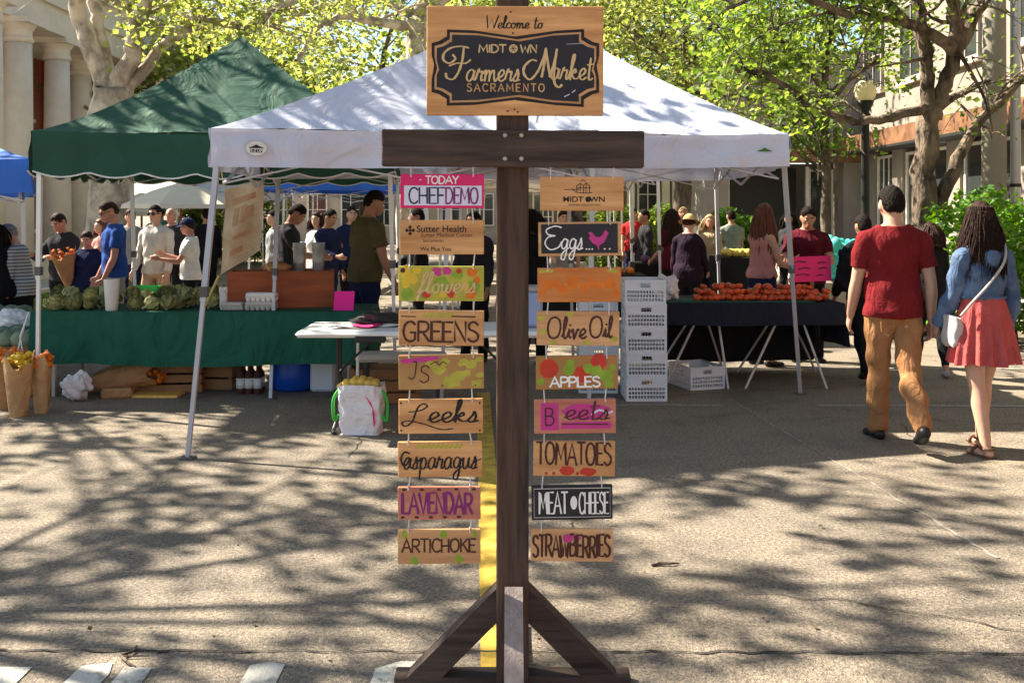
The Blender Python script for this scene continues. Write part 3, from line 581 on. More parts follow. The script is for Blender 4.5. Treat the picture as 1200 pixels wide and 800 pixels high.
# ------------------------------------------------------------------ market tents
def lerp(a, b, t): return a+(b-a)*t
def tent(label, corners, feet, peak, drop, mat, legmat='leg_grey', scal=0, group='market tents', trim=None, pw=1.2, seed=0, detail=24, legs=(0,1,2,3), valances=(0,1,2,3)):
    rr = random.Random(seed); c = [Vector(p) for p in corners]; pk = Vector(peak); base = sum(c, Vector())/4; base.z = 0
    t = empty('market_tent', base, 0, label, 'tent', group); off = -base
    ph = [rr.uniform(0, 6) for i in range(8)]
    for k in range(4):
        a, b = c[k], c[(k+1) % 4]
        def fn(u, v):
            e = lerp(a, b, u); q = lerp(e, pk, v); q = Vector((q.x, q.y, lerp(e.z, pk.z, v**pw)))
            sag = 4*u*(1-u)*(1-v)
            q.z -= .035*sag*(.35+v)*1.8
            q.z += .016*math.sin(u*9+ph[0]+v*3)*(1-v)*sag + .011*math.sin((u-.5)*14*(1-v)+v*11+ph[1])*sag + .007*math.sin(u*23+v*6+ph[4])*sag+.006*math.sin(v*26+u*5+ph[5])*sag
            return q+off
        m = MB(); m.grid(fn, detail, detail); m.build('roof_panel', mat, t, smooth=True)
        if k in valances:
            def vn(u, v):
                e = lerp(a, b, u); out = Vector(((b-a).y, -(b-a).x, 0)).normalized()
                z = drop*v
                if scal: z += v*v*scal*(abs(math.sin(u*math.pi*scal_n))-1)
                sagz = .02*math.sin(u*math.pi)
                return Vector((e.x, e.y, e.z-z-sagz*1))+out*(.014+.024*v*math.sin(u*13+ph[2]+k)+.012*v*math.sin(u*31+ph[3]+v)+.012*math.sin(v*7+u*4+ph[6])*math.sin(v*3.1416)+.008*v*math.sin(u*57+ph[7])) + off
            L = (b-a).length; scal_n = round(L/.42)
            m = MB(); m.grid(vn, 110 if detail > 12 else 24, 8 if detail > 12 else 4); va = m.build('valance', mat, t, smooth=True)
            if trim:
                m = MB(); m.tube([vn(i/60, 1)+Vector((0,0,0)) for i in range(61)], .007, 5); m.build('trim', trim, va)
    for k in legs:
        ft = Vector(feet[k]) if feet else Vector((c[k].x, c[k].y, 0))
        top = lerp(c[k], pk, .03); top.z = c[k].z-.02
        m = MB(); mid = lerp(ft, top, .5); m.bar(ft+off+Vector((0,0,.012)), mid+off, .028); m.bar(lerp(ft, top, .47)+off, top+off, .037); lg = m.build('leg', legmat, t)
        m = MB(); m.box(ft+off+Vector((0,0,.0065)), (.09,.09,.011)); m.build('foot_plate', 'truss_dark', lg); m = MB(); m.box(mid+off, (.05,.05,.07)); m.build('leg_clamp', 'truss_dark', lg)
        m = MB(); m.box(top+off-Vector((0,0,.06)), (.055,.055,.09)); m.build('corner_bracket', 'truss_dark', lg)
    for k in range(4):
        a, b = lerp(c[k], base, .05), lerp(c[(k+1) % 4], base, .05); a.z = c[k].z-.09; b.z = c[(k+1) % 4].z-.09
        m = MB(); n = 2 if (b-a).length < 3.6 else 3
        for j in range(n):
            p, q = lerp(a, b, j/n)+off, lerp(a, b, (j+1)/n)+off; dz = Vector((0,0,.28)); m.bar(p, q-dz, .022, .012); m.bar(p-dz, q, .022, .012)
        m.build('truss', legmat if legmat != 'leg_white' else 'leg_grey', t)
    m = MB()
    for k in range(4):
        a = lerp(c[k], base, .02); a.z = c[k].z-.09; mid = lerp(a, Vector((pk.x, pk.y, pk.z-.05)), .5); mid.z -= .22; m.bar(a+off, mid+off, .02, .014); m.bar(mid+off, Vector((pk.x, pk.y, pk.z-.45))+off, .02, .014)
    m.bar(Vector((pk.x, pk.y, pk.z-.75))+off, pk+off-Vector((0,0,.015)), .03); m.build('peak_frame', 'leg_grey', t)
    return t
def T3(px, py, d): return (PX(px, d), d, PZ(py, d))
wt_c = [T3(247,150,6.62), T3(700,152,7.45), T3(668,172,10.0), T3(321,176,8.95)]
wt = tent('white pop-up market tent over the folding table, nearest the signpost', wt_c,
     [(PX(220,6.41),6.41,0), (PX(690,7.5),7.5,0), (PX(672,10.0),10.0,0), (PX(317,8.44),8.44,0)], (PX(545,8.2), 8.2, PZ(40,8.2)), .262, 'canopy_white', 'leg_grey', seed=2, detail=44, pw=1.12)
wb_c = [(-.55,8.0,PZ(157,8.15)), T3(924,157,8.15), T3(842,183,10.9), (-.5,11.0,2.26)]
wt2 = tent('white pop-up market tent sheltering the tomato table', wb_c,
     [(-.58,8.05,0), (PX(938,8.7),8.7,0), (PX(845,10.95),10.95,0), (-.5,11.0,0)], (PX(708,9.5), 9.5, PZ(60,9.5)), .27, 'canopy_white', 'leg_grey', seed=4, detail=44, pw=1.12)
# tent makers' emblems on the front valance
def emblem(t, pa, pb, u, dz, w, kind):
    a, b = Vector(pa), Vector(pb); e = lerp(a, b, u); dirv = (b-a); dirv.z = 0; dirv.normalize(); out = Vector((dirv.y, -dirv.x, 0))
    o = empty('emblem', e-t.location+out*.045-Vector((0,0,dz)), math.atan2(dirv.y, dirv.x)); o.parent = t
    if kind:
        p = Paint(-.001); p.blob(0,0,w*.5,w*.36,24,0); p.build('emblem_disc', 'leg_grey', o)
        p = Paint(-.002); p.blob(0,0,w*.46,w*.32,24,0); p.build('emblem_disc', 'trim_white', o)
    p = Paint(-.003); p.poly([(-w*.34,w*.02),(-w*.30,-w*.0),(w*.30,0),(w*.34,w*.02),(w*.12,w*.10),(0,w*.17),(-w*.12,w*.10)])
    if kind:
        p.rect(-w*.27,-w*.20,w*.27,-w*.04)
    p.build('emblem_roof', 'ink_black' if kind else 'stem_green', o)
    if kind:
        fonttext(o, 'E-Z UP', w*.17, 0, -w*.125, -.0042, 'trim_white', 1, bold=.0006)
emblem(wt, wt_c[0], wt_c[1], .105, .14, .15, 1); emblem(wt2, wb_c[0], wb_c[1], .925, .15, .19, 0)
gt_c = [T3(38,153,8.0), T3(462,158,8.75), T3(470,180,11.8), T3(150,176,11.0)]
tent('dark green pop-up market tent with white scalloped trim over the artichoke table', gt_c, [(PX(44,8.05),8.05,0), (PX(464,8.95),8.95,0), (PX(470,11.8),11.8,0), (PX(160,11.0),11.0,0)],
     (PX(283,9.8), 9.8, PZ(42,9.8)), .375, 'canopy_green', 'leg_white', scal=.045, trim='trim_white', seed=5, detail=40, pw=1.28)
# blue tent at the edge, blue and white ones further down the street
def boxtent(label, x0, x1, y0, y1, h, pk, mat, seed, drop=.26, group='market tents', legmat='leg_white', scal=0):
    return tent(label, [(x0,y0,h),(x1,y0,h),(x1,y1,h),(x0,y1,h)], None, ((x0+x1)/2,(y0+y1)/2,pk), drop, mat, legmat, scal, group, seed=seed, detail=10)
bz_ = PZ(186,8.7); tent('bright blue market tent beside the columned brick building', [(PX(37,8.7)-3.0,8.9,bz_),(PX(37,8.7),8.7,bz_),(PX(30,11.2),11.2,bz_),(PX(30,11.2)-3,11.6,bz_)], None, (-6.2,10.2,2.72), .30, 'canopy_blue', 'leg_white', seed=11, detail=10, legs=(0,2,3))
boxtent('blue market tent behind the dark green tent', PX(290,14.6), PX(460,14.6)+.9, 14.6, 17.6, 2.13, 2.9, 'canopy_blue', 12, .17)
boxtent('white market tent directly behind the white front tent', -1.15, 1.92, 12.6, 15.6, 2.34, 3.0, 'canopy_cream', 13, .22)
boxtent('white market tent in the row, second behind the front tent', -.9, 2.05, 16.4, 19.4, 2.34, 3.0, 'canopy_cream', 14, .22)
boxtent('white market tent at the far end of the row', -.7, 2.3, 20.3, 23.3, 2.34, 3.0, 'canopy_cream', 15, .22)
boxtent('small white market tent far down the street behind the shoppers', PX(206,27), PX(206,27)+2.4, 27, 30, 2.2, 2.85, 'canopy_white', 16, .2)
boxtent('white market tent with goods behind the blue tent', PX(330,20), PX(330,20)+3, 20, 23, 2.3, 3.0, 'canopy_cream', 17, .2)
def parasol(px, py, d, r, label):
    z = PZ(py, d); x = PX(px, d); t = empty('market_umbrella', (x, d, 0), 0, label, 'umbrella')
    m = MB(); m.lathe([(r, z-.45), (r*.98, z-.38), (r*.5, z-.15), (.03, z)], 8); m.build('canopy', 'canopy_cream', t)
    m = MB(); m.tube([(0,0,0),(0,0,z-.02)], .022, 8); m.build('pole', 'box_wood', t)
    m = MB(); m.lathe([(.24,0),(.24,.05),(.05,.09)], 12); m.build('base', 'dark_metal', t)
parasol(212, 214, 17.0, 1.05, 'cream market umbrella behind the green tent legs')
parasol(166, 226, 19.0, .75, 'small pale umbrella beside the sycamore trunk')

# ------------------------------------------------------------------ cloth-covered tables
def table(label, x0, x1, y0, y1, h, legmat='pale_metal', top='plastic_white', group=None):
    t = empty('trestle_table', ((x0+x1)/2, (y0+y1)/2, 0), 0, label, 'table', group); w, dd = x1-x0, y1-y0
    m = MB(); m.box((0,0,h-.02), (w,dd,.038), bev=.008); m.build('tabletop', top, t)
    for sx in (-1, 1):
        for sy in (-1, 1):
            m = MB(); m.bar((sx*(w/2-.15), sy*(dd/2-.08), .002), (sx*(w/2-.15), sy*(dd/2-.08), h-.04), .03); m.build('leg', legmat, t)
    return t
def cloth(label, x0, x1, y0, y1, h, df, db, dl, dr, mat, seed=0, amp=.02, group=None, fringe=None):
    """top sheet and four hanging sides, one draped mesh"""
    r = random.Random(seed); ph = [r.uniform(0,6) for _ in range(8)]; m = MB(); X0, X1, Y0, Y1 = x0-.012, x1+.012, y0-.012, y1+.012
    m.grid(lambda u, v: (lerp(X0,X1,u), lerp(Y0,Y1,v), h+.004), 8, 4)
    def wav(s, v): return amp*v*(math.sin(s*7+ph[0])+.7*math.sin(s*15+ph[1])+.4*math.sin(s*29+ph[2]))
    def side(a, b, out, drop, s0):
        L = math.hypot(b[0]-a[0], b[1]-a[1])
        def fn(u, v):
            q = wav(s0+u*L, v)+.03*v; dz = drop*v*(1+.03*math.sin(u*L*3+ph[3]))
            return (lerp(a[0],b[0],u)+out[0]*q, lerp(a[1],b[1],u)+out[1]*q, h+.004-dz)
        m.grid(fn, max(8, int(L*22)), 8)
    side((X0,Y0),(X1,Y0),(0,-1),df,0); side((X1,Y0),(X1,Y1),(1,0),dr,5); side((X1,Y1),(X0,Y1),(0,1),db,9); side((X0,Y1),(X0,Y0),(-1,0),dl,13)
    # white bound corners flare out where two sides meet
    return tag(m.build('tablecloth', mat, smooth=True), label, 'tablecloth', group)
GTX0, GTX1, GY0, GY1, GH = PX(38,8.5), PX(428,8.5), 8.5, 9.25, .745
table('long trestle table under the dark green cloth', GTX0, GTX1, GY0, GY1, GH)
cloth('dark green tablecloth hanging off the long artichoke table', GTX0, GTX1, GY0, GY1, GH, .46, .35, .50, .40, 'cloth_green', 3, .021)
m = MB()
for k in range(2):
    x = GTX0-.012-.0*k
    m.tube([(x-.01, GY0-.015, GH+.002), (x-.06, GY0-.05-.02*k, GH-.2), (x-.12+.1*k, GY0-.06, GH-.48)], .006, 5)
m.build('bound_edge', 'trim_white', bpy.data.objects['tablecloth'])
TTX0, TTX1, TY0, TY1, TH = PX(765,9.1), PX(985,9.1), 9.1, 9.95, .765
tt = empty('trestle_table', ((TTX0+TTX1)/2, (TY0+TY1)/2, 0), 0, 'table on thin folding trestle legs under the tomatoes', 'table')
m = MB(); m.box((0,0,TH-.02), (TTX1-TTX0, TY1-TY0, .038), bev=.006); m.build('tabletop', 'plastic_grey', tt)
for k, (xa, xb, xc) in enumerate(((790,836,852),(886,945,968))):
    for y0, y1_, pa, pb in ((TY0+.10, TY0-.18, PX(xa+36,9.1), PX(xa-12,8.9)), (TY0+.10, TY0-.18, PX(xa+52,9.1), PX(xc+2,8.9)), (TY0+.65, TY0+.78, PX(xa+30,9.8), PX(xa-20,9.8)), (TY0+.65, TY0+.78, PX(xa+30,9.8), PX(xb+14,9.8))):
        m = MB(); m.tube([(pb-tt.location.x, y1_-tt.location.y, .006), (pa-tt.location.x, y0-tt.location.y, TH-.035)], .0115, 8); m.build('leg', 'pale_metal', tt)
cloth('black cloth with green top edge draped over the tomato table', TTX0-.03, TTX1+.02, TY0-.02, TY1, TH, .20, .66, .30, .42, 'cloth_navy', 9, .018)
m = MB(); m.box(((TTX0+TTX1)/2-.1, TY0+.20, TH+.012), (TTX1-TTX0-.25, .36, .012)); tag(m.build('display_mat', 'cloth_edge'), 'green display mat lying under the tomatoes', 'mat')
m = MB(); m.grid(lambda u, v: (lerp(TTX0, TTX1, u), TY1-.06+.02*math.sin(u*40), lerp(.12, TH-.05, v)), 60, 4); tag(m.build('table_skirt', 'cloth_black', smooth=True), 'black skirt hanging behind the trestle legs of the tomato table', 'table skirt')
# tomatoes, each one its own
m = MB(); prof = [(0,-.030),(.020,-.028),(.034,-.014),(.038,.002),(.033,.018),(.018,.028),(.004,.024)]; m.lathe(prof, 10)
tom_me = m.mesh('tomato', True); tom_me.materials.append(MATS['tomato'])
m = MB()
for k in range(5):
    a = k*2*math.pi/5; m.add([(0,0,.027),(math.cos(a-.25)*.012,math.sin(a-.25)*.012,.030),(math.cos(a)*.024,math.sin(a)*.024,.027),(math.cos(a+.25)*.012,math.sin(a+.25)*.012,.030)], [(0,1,2,3)])
cal_me = m.mesh('calyx'); cal_me.materials.append(MATS['stem_green'])
nt = 0
for layer, (rows, cols, z) in enumerate(((4, 27, TH+.049), (3, 24, TH+.098), (2, 20, TH+.142))):
    for r_ in range(rows):
        for c_ in range(cols):
            x = PX(818, 9.2)+ (c_+.5*(layer+r_ % 2))*.0565 + RNG.uniform(-.008,.008); y = TY0+.10+r_*.074+layer*.037+RNG.uniform(-.006,.006)
            if x > PX(972, 9.2) or RNG.random() < (.04, .2, .55)[layer]: continue
            o = link('tomato', tom_me, None, None, (x, y, z+RNG.uniform(-.012,.006)), (RNG.uniform(-.5,.5), RNG.uniform(-.5,.5), RNG.uniform(0,6)))
            s_ = RNG.uniform(.72,1.2); o.scale = (s_,s_,s_*RNG.uniform(.8,1.0)); tag(o, 'ripe red tomato in the heap on the black-clothed table', 'tomato', 'tomatoes heaped on the trestle table'); nt += 1
            if r_ == 0 or layer: link('calyx', cal_me, None, o)
# tables further back with their goods
def fruit_me(r, mat, name):
    m = MB(); m.lathe([(0,-r),(r*.7,-r*.72),(r,0),(r*.72,r*.72),(r*.1,r*.92)], 8); me = m.mesh(name, True); me.materials.append(MATS[mat]); return me
def backtable(label, clabel, px0, px1, d, h, fruit, fl, fcat, n, fr=.045, rows=3):
    x0, x1 = PX(px0, d), PX(px1, d); table(label, x0, x1, d, d+.75, h); cloth(clabel, x0, x1, d, d+.75, h, .5, .5, .5, .5, 'cloth_black', int(px0), .012)
    me = fruit_me(fr, fruit, fcat); cols = n//rows; st = (x1-x0-.2)/cols
    for k in range(n):
        o = link(fcat, me, None, None, (x0+.1+(k % cols+.5)*st+RNG.uniform(-.01,.01), d+.15+(k//cols)*.13+RNG.uniform(-.01,.01), h+.002+fr+(.0)), (RNG.uniform(-.6,.6), RNG.uniform(-.6,.6), RNG.uniform(0,6)))
        tag(o, fl, fcat, fl+' set')
backtable('trestle table behind the boards with orange produce', 'black cloth on the table of orange produce', 585, 758, 12.2, .82, 'carrot_orange', 'orange fruit laid out on the table behind the boards', 'orange', 33, .05)
backtable('far trestle table carrying yellow fruit', 'black cloth on the far table of yellow fruit', 845, 905, 13.6, .98, 'yellow_fruit', 'yellow fruit on the far black table', 'fruit', 18, .06)
backtable('low trestle table behind the woman in black', 'black cloth on the table behind the woman in black', 745, 838, 14.5, .85, 'purple_veg', 'dark beetroot on the table behind the woman in black', 'beetroot', 18, .06)

# ------------------------------------------------------------------ artichoke table goods
def artichoke_mesh():
    m = MB(); m.lathe([(0,-.045),(.035,-.035),(.045,0),(.03,.035),(0,.05)], 8); r = random.Random(4)
    for ring, (rad, z, nn, L, tilt) in enumerate(((.044,-.028,7,.042,.55),(.050,-.008,8,.046,.3),(.046,.012,7,.044,0),(.034,.030,6,.038,-.35),(.018,.042,4,.030,-.6))):
        for k in range(nn):
            a = 2*math.pi*(k+.5*(ring % 2))/nn+r.uniform(-.1,.1); c, s_ = math.cos(a), math.sin(a); w = .020
            def q(o_, z_, t_): return (c*(rad+o_)-s_*t_, s_*(rad+o_)+c*t_, z+z_)
            ox = math.sin(tilt)*L; oz = math.cos(tilt)*L
            m.add([q(-.006,-.01,-w*.7), q(-.006,-.01,w*.7), q(.006+ox*.5,oz*.55,w), q(ox,oz,0), q(.006+ox*.5,oz*.55,-w)], [(0,1,2,3,4)])
    m.tube([(0,0,-.04),(.004,.003,-.075)], .009, 6)
    return m.mesh('artichoke')
am = artichoke_mesh(); am.materials.append(MATS['artichoke'])
def arti(x, y, z, sc): 
    o = link('artichoke', am, None, None, (x, y, z), (RNG.uniform(-1.1,1.1), RNG.uniform(-1.1,1.1), RNG.uniform(0,6))); o.scale = (sc,)*3
    tag(o, 'pale green artichoke lying on the dark green tablecloth', 'artichoke', 'artichokes heaped on the green table')
ax0 = PX(50,8.6)
for k in range(78):
    seg = RNG.random(); px = RNG.uniform(50,122) if seg < .42 else RNG.uniform(150,252); row = RNG.random()
    x = PX(px, 8.75); y = 8.62+.5*row
    arti(x, y, GH+.058+(.07 if (k % 3 == 0 and .1 < row < .9) else 0), RNG.uniform(.7,1.25))
def simple(name, mb, mat, loc, label, cat, rz=0, group=None, smooth=None): return tag(mb.build(name, mat, None, loc, (0,0,rz), smooth), label, cat, group)
# white measuring cup tower, green tray, cartons
m = MB(); m.lathe([(.045,0),(.052,.004),(.068,.27),(.072,.275),(.066,.27),(.049,.008)], 18); simple('plastic_jar', m, 'plastic_white', (PX(131,8.58), 8.58, GH+.005), 'tall white plastic jar standing between the artichokes', 'jar', smooth=True)
t = empty('produce_tray', (PX(173,8.95), 8.95, GH+.14), 0, 'bright green tray resting among the artichokes', 'tray'); m = MB(); m.box((0,0,.012),(.24,.16,.012)); m.box((0,.08,.03),(.24,.012,.05)); m.box((0,-.08,.03),(.24,.012,.05)); m.box((.12,0,.03),(.012,.172,.05)); m.box((-.12,0,.03),(.012,.172,.05)); m.build('tray', 'tray_green', t)
m = MB(); m.lathe([(.035,0),(.05,.01),(.045,.06),(.0,.075)], 10)
simple('red_pepper', m, 'paint_red', (PX(196,8.95), 8.95, GH+.13), 'small red pepper beside the green tray', 'pepper', smooth=True)
def carton(name, x, y, z, L, w, h, mat, label, rz):
    t = empty(name, (x, y, z), rz, label, 'carton', 'egg cartons on the green table')
    m = MB(); n = 6
    for i in range(n):
        for j in range(2): m.lathe([(.018,0),(.026,h*.45)], 8, ((i-(n-1)/2)*L/n, (j-.5)*w*.5, 0))
    m.box((0,0,h*.47),(L,w,.006)); m.build('cup_base', mat, t)
    m = MB(); m.box((0,0,h*.74),(L*.99,w*.97,h*.5), bev=.012); m.build('lid', mat, t)
carton('egg_carton', PX(306,8.66), 8.66, GH+.006, .27, .11, .075, 'egg_grey', 'grey egg carton under another one beside the brown box', .03)
carton('egg_carton', PX(307,8.66), 8.66, GH+.083, .27, .11, .075, 'card_white', 'white egg carton stacked on top of the grey one', -.05)
carton('egg_carton', PX(272,8.66), 8.68, GH+.006, .2, .11, .065, 'egg_grey', 'short egg carton next to the artichokes', .0)
m = MB(); m.box((0,0,.08),(.07,.05,.16), bev=.02); m.box((0,0,.17),(.08,.012,.05)); simple('plastic_bag', m, 'bag_white', (PX(262,8.72), 8.72, GH+.006), 'crumpled clear bag by the short egg carton', 'bag', .3)
t = empty('wooden_box', (PX(330,8.95), 8.98, GH+.006), .16, 'long red-brown wooden display box on the green table', 'box')
m = MB(); L, Wd, Hh = .93, .36, .33
m.box((0,-Wd/2,Hh/2),(L,.018,Hh)); bf = m.build('front_panel', 'box_wood', t)
for x in (-1, 1): m = MB(); m.box((x*(L/2-.01),0,Hh/2-.002),(.018,Wd-.02,Hh-.006)); m.build('end_panel', 'box_wood', t)
m = MB(); m.box((0,Wd/2,Hh/2),(L,.018,Hh)); m.build('back_panel', 'box_wood', t); m = MB(); m.box((0,0,.02),(L-.04,Wd-.02,.015)); m.build('bottom_panel', 'box_wood', t)
m = MB(); m.box((0,-.004,Hh-.02),(L-.04,Wd-.03,.012)); m.build('lid', 'kraft_dark', t)
for k, px in enumerate((351, 373)):
    m = MB(); m.lathe([(.045,0),(.05,.004),(.062,.26),(.064,.262),(.058,.255),(.046,.01)], 16); simple('glass_vase', m, 'glass_jar', (PX(px,9.02), 9.02, GH+.006+Hh-.012), 'clear tall glass vase on the wooden box', 'vase', group='glass vases on the wooden box', smooth=True)
m = MB(); m.lathe([(.0,.0),(.12,.01),(.14,.05),(.05,.09),(0,.095)], 12); simple('bread_loaf', m, 'kraft_dark', (PX(325,8.95), 8.92, GH+.328), 'brown round loaf on the wooden box', 'bread', smooth=True)
t = empty('price_card', (PX(402,8.6), 8.6, GH+.006), -.12, 'hot pink price card leaning on the green table', 'price card'); m = MB(); m.box((0,.03,.08),(.18,.004,.17),(R(-14),0,0)); m.build('card', 'card_hot', t); m = MB(); m.bar((0,.10,0),(0,.06,.11),.012); m.build('prop', 'kraft', t)
# banner
t = empty('hanging_banner', (PX(285,8.2), 8.2, 0), 0, 'cream cloth banner hanging at the corner of the white tent', 'banner')
def bn(u, v):
    tx = lerp(lerp(263,309,u)-6*v, 309, 0); py = lerp(lerp(222,211,u), lerp(322,293,u), v)
    return (PX(lerp(263,309,u)-4*v, 8.2)-t.location.x, .03*math.sin(u*6+v*4)+.02*math.sin(v*9), PZ(py, 8.2))
m = MB(); m.grid(bn, 20, 30); m.build('cloth', 'banner', t, smooth=True)
M('banner_ink', (.36,.20,.10), .8, .2)
for k, (u0, v0, ww, hh) in enumerate(((.18,.14,.64,.08),(.26,.27,.14,.22),(.46,.27,.14,.22),(.62,.30,.16,.16),(.3,.62,.4,.05),(.22,.78,.3,.07))):
    m = MB(); m.grid(lambda u, v: Vector(bn(u0+u*ww, v0+v*hh))+Vector((0,-.006,0)), 6, 6); m.build('faded_print', 'banner_ink', t)
for q_ in ((bn(0,0), (PX(258,8.2)-t.location.x, 0, PZ(192,8.0))), (bn(1,0), (PX(310,8.2)-t.location.x, 0, PZ(192,8.0))), (bn(1,1), (PX(316,8.3)-t.location.x, .1, PZ(318,8.3)))):
    m = MB(); m.tube(q_, .004, 5); m.build('cord', 'bamboo', t)
m = MB(); m.tube([(0,0,0),(PX(256,8.45)-PX(238,8.6), -.15, .30)], .011, 8); simple('bamboo_stick', m, 'bamboo', (PX(238,8.6), 8.62, GH+.02), 'yellow bamboo stick leaning from the artichoke table', 'stick')

# ------------------------------------------------------------------ under and beside the green table
m = MB(); m.lathe([(.16,0),(.19,.02),(.20,.10),(.205,.13),(.20,.16),(.205,.36),(.19,.40),(.15,.41),(.15,.39)], 20); simple('blue_drum', m, 'plastic_blue', (PX(341,8.85), 8.95, 0), 'bright blue plastic drum under the green table', 'drum', smooth=True)
def crate_w(x, y, z, L, w, h, label, rz=0, mat='crate_wood'):
    t = empty('wooden_crate', (x, y, z), rz, label, 'crate', 'wooden crates under the tables')
    for k in range(3):
        zz = h*(k+.5)/3
        for s_ in (-1, 1):
            m = MB(); m.box((0,s_*w/2,zz),(L,.012,h/3-.02)); m.build('slat', mat, t); m = MB(); m.box((s_*(L/2-.007),0,zz),(.012,w-.014,h/3-.02)); m.build('slat', mat, t)
    m = MB(); m.box((0,0,.008),(L-.03,w-.02,.012)); m.build('bottom', mat, t)
    for a in (-1,1):
        for b in (-1,1): m = MB(); m.box((a*(L/2-.028),b*(w/2-.02),h/2+.008),(.026,.026,h-.02)); m.build('corner_post', mat, t)
    return t
crate_w(PX(205,8.9), 8.9, 0, .55, .35, .26, 'wooden crate under the green table between bouquet and bottles', .1)
crate_w(PX(255,9.0), 9.05, 0, .38, .32, .33, 'taller wooden crate under the green table behind the tent leg', -.1)
crate_w(PX(450,8.3), 8.4, 0, .6, .35, .3, 'wooden crate under the white folding table', .1)
for k in range(6):
    m = MB(); m.lathe([(.036,0),(.038,.01),(.038,.17),(.014,.21),(.013,.26),(.016,.262),(.016,.28),(0,.28)], 12); o = m.build('bottle', 'ink_brown', None, (PX(283+(k % 3)*10,8.75), 8.72+.1*(k//3), .0), smooth=True); tag(o, 'dark glass bottle with pale label under the green table', 'bottle', 'bottles under the green table')
    m = MB(); m.lathe([(.0386,.05),(.0386,.14)], 12); m.build('paper_label', 'card_white', o, smooth=True)
m = MB(); m.box((0,0,.15),(.22,.3,.3), bev=.02); m.box((0,0,.31),(.24,.32,.03), bev=.01); simple('white_bin', m, 'plastic_crate', (PX(380,8.9), 8.95, 0), 'white plastic bin beside the blue drum', 'bin')
def bouquet(loc, L, r0, r1, rot, label, mat='kraft', seed=0, fl='paint_orange'):
    r = random.Random(seed); t = empty('wrapped_bouquet', loc, 0, label, 'bouquet', 'kraft paper bouquets by the green table'); t.rotation_euler = rot
    m = MB()
    def fn(u, v):
        a = 2*math.pi*u; rad = lerp(r0, r1, v**.9)*(1+.06*math.sin(a*3+seed)+.04*math.sin(a*7+v*5)); z = L*v+(.05*math.sin(a*2+1)+.03*math.sin(a*5) if v > .9 else 0)
        return (rad*math.cos(a), rad*math.sin(a), z)
    m.grid(fn, 28, 8); m.lathe([(0,.004),(r0*.9,.004)], 10); m.build('wrapper', mat, t, smooth=True)
    m = MB()
    for k in range(26):
        a = r.uniform(0,6.28); q = r1*.85*math.sqrt(r.random()); c = Vector((q*math.cos(a), q*math.sin(a), L+r.uniform(-.08,.05))); s_ = r.uniform(.018,.035); m.lathe([(0,-s_),(s_*.8,-s_*.4),(s_,s_*.2),(s_*.3,s_*.7)], 6, c)
    m.build('flower_heads', fl, t)
bouquet((PX(21,7.75), 7.75, 0), .44, .062, .112, (0,0,.3), 'taller upright kraft paper cone of flowers at the end of the green table', seed=1, fl='paint_yellow')
bouquet((PX(49,7.9), 7.9, 0), .42, .05, .082, (0,0,1.3), 'shorter upright kraft paper cone next to the taller one', seed=2)
bouquet((PX(0,7.95), 8.05, 0), .44, .07, .12, (0,0,2.3), 'kraft paper cone of orange flowers beside the vegetable crates', seed=3, mat='kraft_dark')
bouquet((PX(96,8.55), 8.6, .085), .62, .06, .13, (0,R(78),R(10)), 'kraft wrapped bouquet lying under the green table', seed=4, mat='kraft_dark')
bouquet((PX(108,8.75), 8.85, .10), .60, .06, .14, (0,R(74),R(-8)), 'second kraft wrapped bouquet lying behind the first under the table', seed=5)
m = MB(); m.box((0,0,.045),(.26,.2,.09), bev=.02); simple('folded_bag', m, 'kraft_dark', (PX(136,8.5), 8.55, 0), 'folded kraft bag under the front of the green table', 'bag', .2)
m = MB(); m.box((0,0,.012),(.62,.22,.022)); simple('wood_offcut', m, 'yellow_wood', (PX(175,8.7), 8.62, 0), 'pale flat wood board lying under the green table', 'board')
def crumple(name, loc, r, mat, label, cat, seed, sq=(1,1,1), rz=0):
    rr = np.random.RandomState(seed); m = MB(); n1, n2 = 44, 28; ph = rr.uniform(0, 6.28, 12)
    def fn(u, v):
        a = 2*math.pi*u; b = math.pi*v; d = Vector((math.sin(b)*math.cos(a), math.sin(b)*math.sin(a), -math.cos(b)))
        k = 1+.16*math.sin(d.x*5+ph[0]+d.z*4)+.12*math.sin(d.y*7+ph[1])+.10*math.sin(d.z*9+d.x*6+ph[2])+.05*math.sin(d.x*17+d.y*13+ph[3])+.05*math.sin(d.z*21-d.y*15+ph[4])
        return (d.x*r*sq[0]*k, d.y*r*sq[1]*k, max(0, r*sq[2]+d.z*r*sq[2]*k))
    m.grid(fn, n1, n2); return tag(m.build(name, mat, None, loc, (0,0,rz), True), label, cat)
crumple('plastic_bag', (PX(82,8.3), 8.42, 0), .11, 'bag_white', 'small crumpled white bag under the corner of the green cloth', 'bag', 2)
# crates of vegetables past the table's end
for k, (px, d, z, fm, lab) in enumerate(((18,8.75,.0,'grey_green','wooden crate of grey-green cabbages beside the paper cones'),(6,9.35,.0,'grey_green','wooden crate of cabbages behind the first one'))):
    h = .45 if k == 0 else .6
    crate_w(PX(px,d), d, z, .55, .4, h, lab, .1)
    me = fruit_me(.085, fm, 'cabbage')
    for j in range(14):
        o = link('cabbage', me, None, None, (PX(px,d)-.2+(j % 5)*.1+RNG.uniform(-.02,.02), d-.12+(j//5)*.12, h-.0+.03+RNG.uniform(0,.04)), (RNG.uniform(-1,1), RNG.uniform(-1,1), 0)); tag(o, 'grey-green cabbage heaped in the crate beside the paper cones' if k == 0 else 'grey-green cabbage in the crate behind', 'cabbage', ('cabbages in the crate by the paper cones', 'cabbages in the rear crate')[k])
crumple('plastic_bag', (PX(24,9.1), 9.0, .52), .16, 'bag_white', 'crumpled white bag on the cabbage heap', 'bag', 4, (1.2,1,.6))

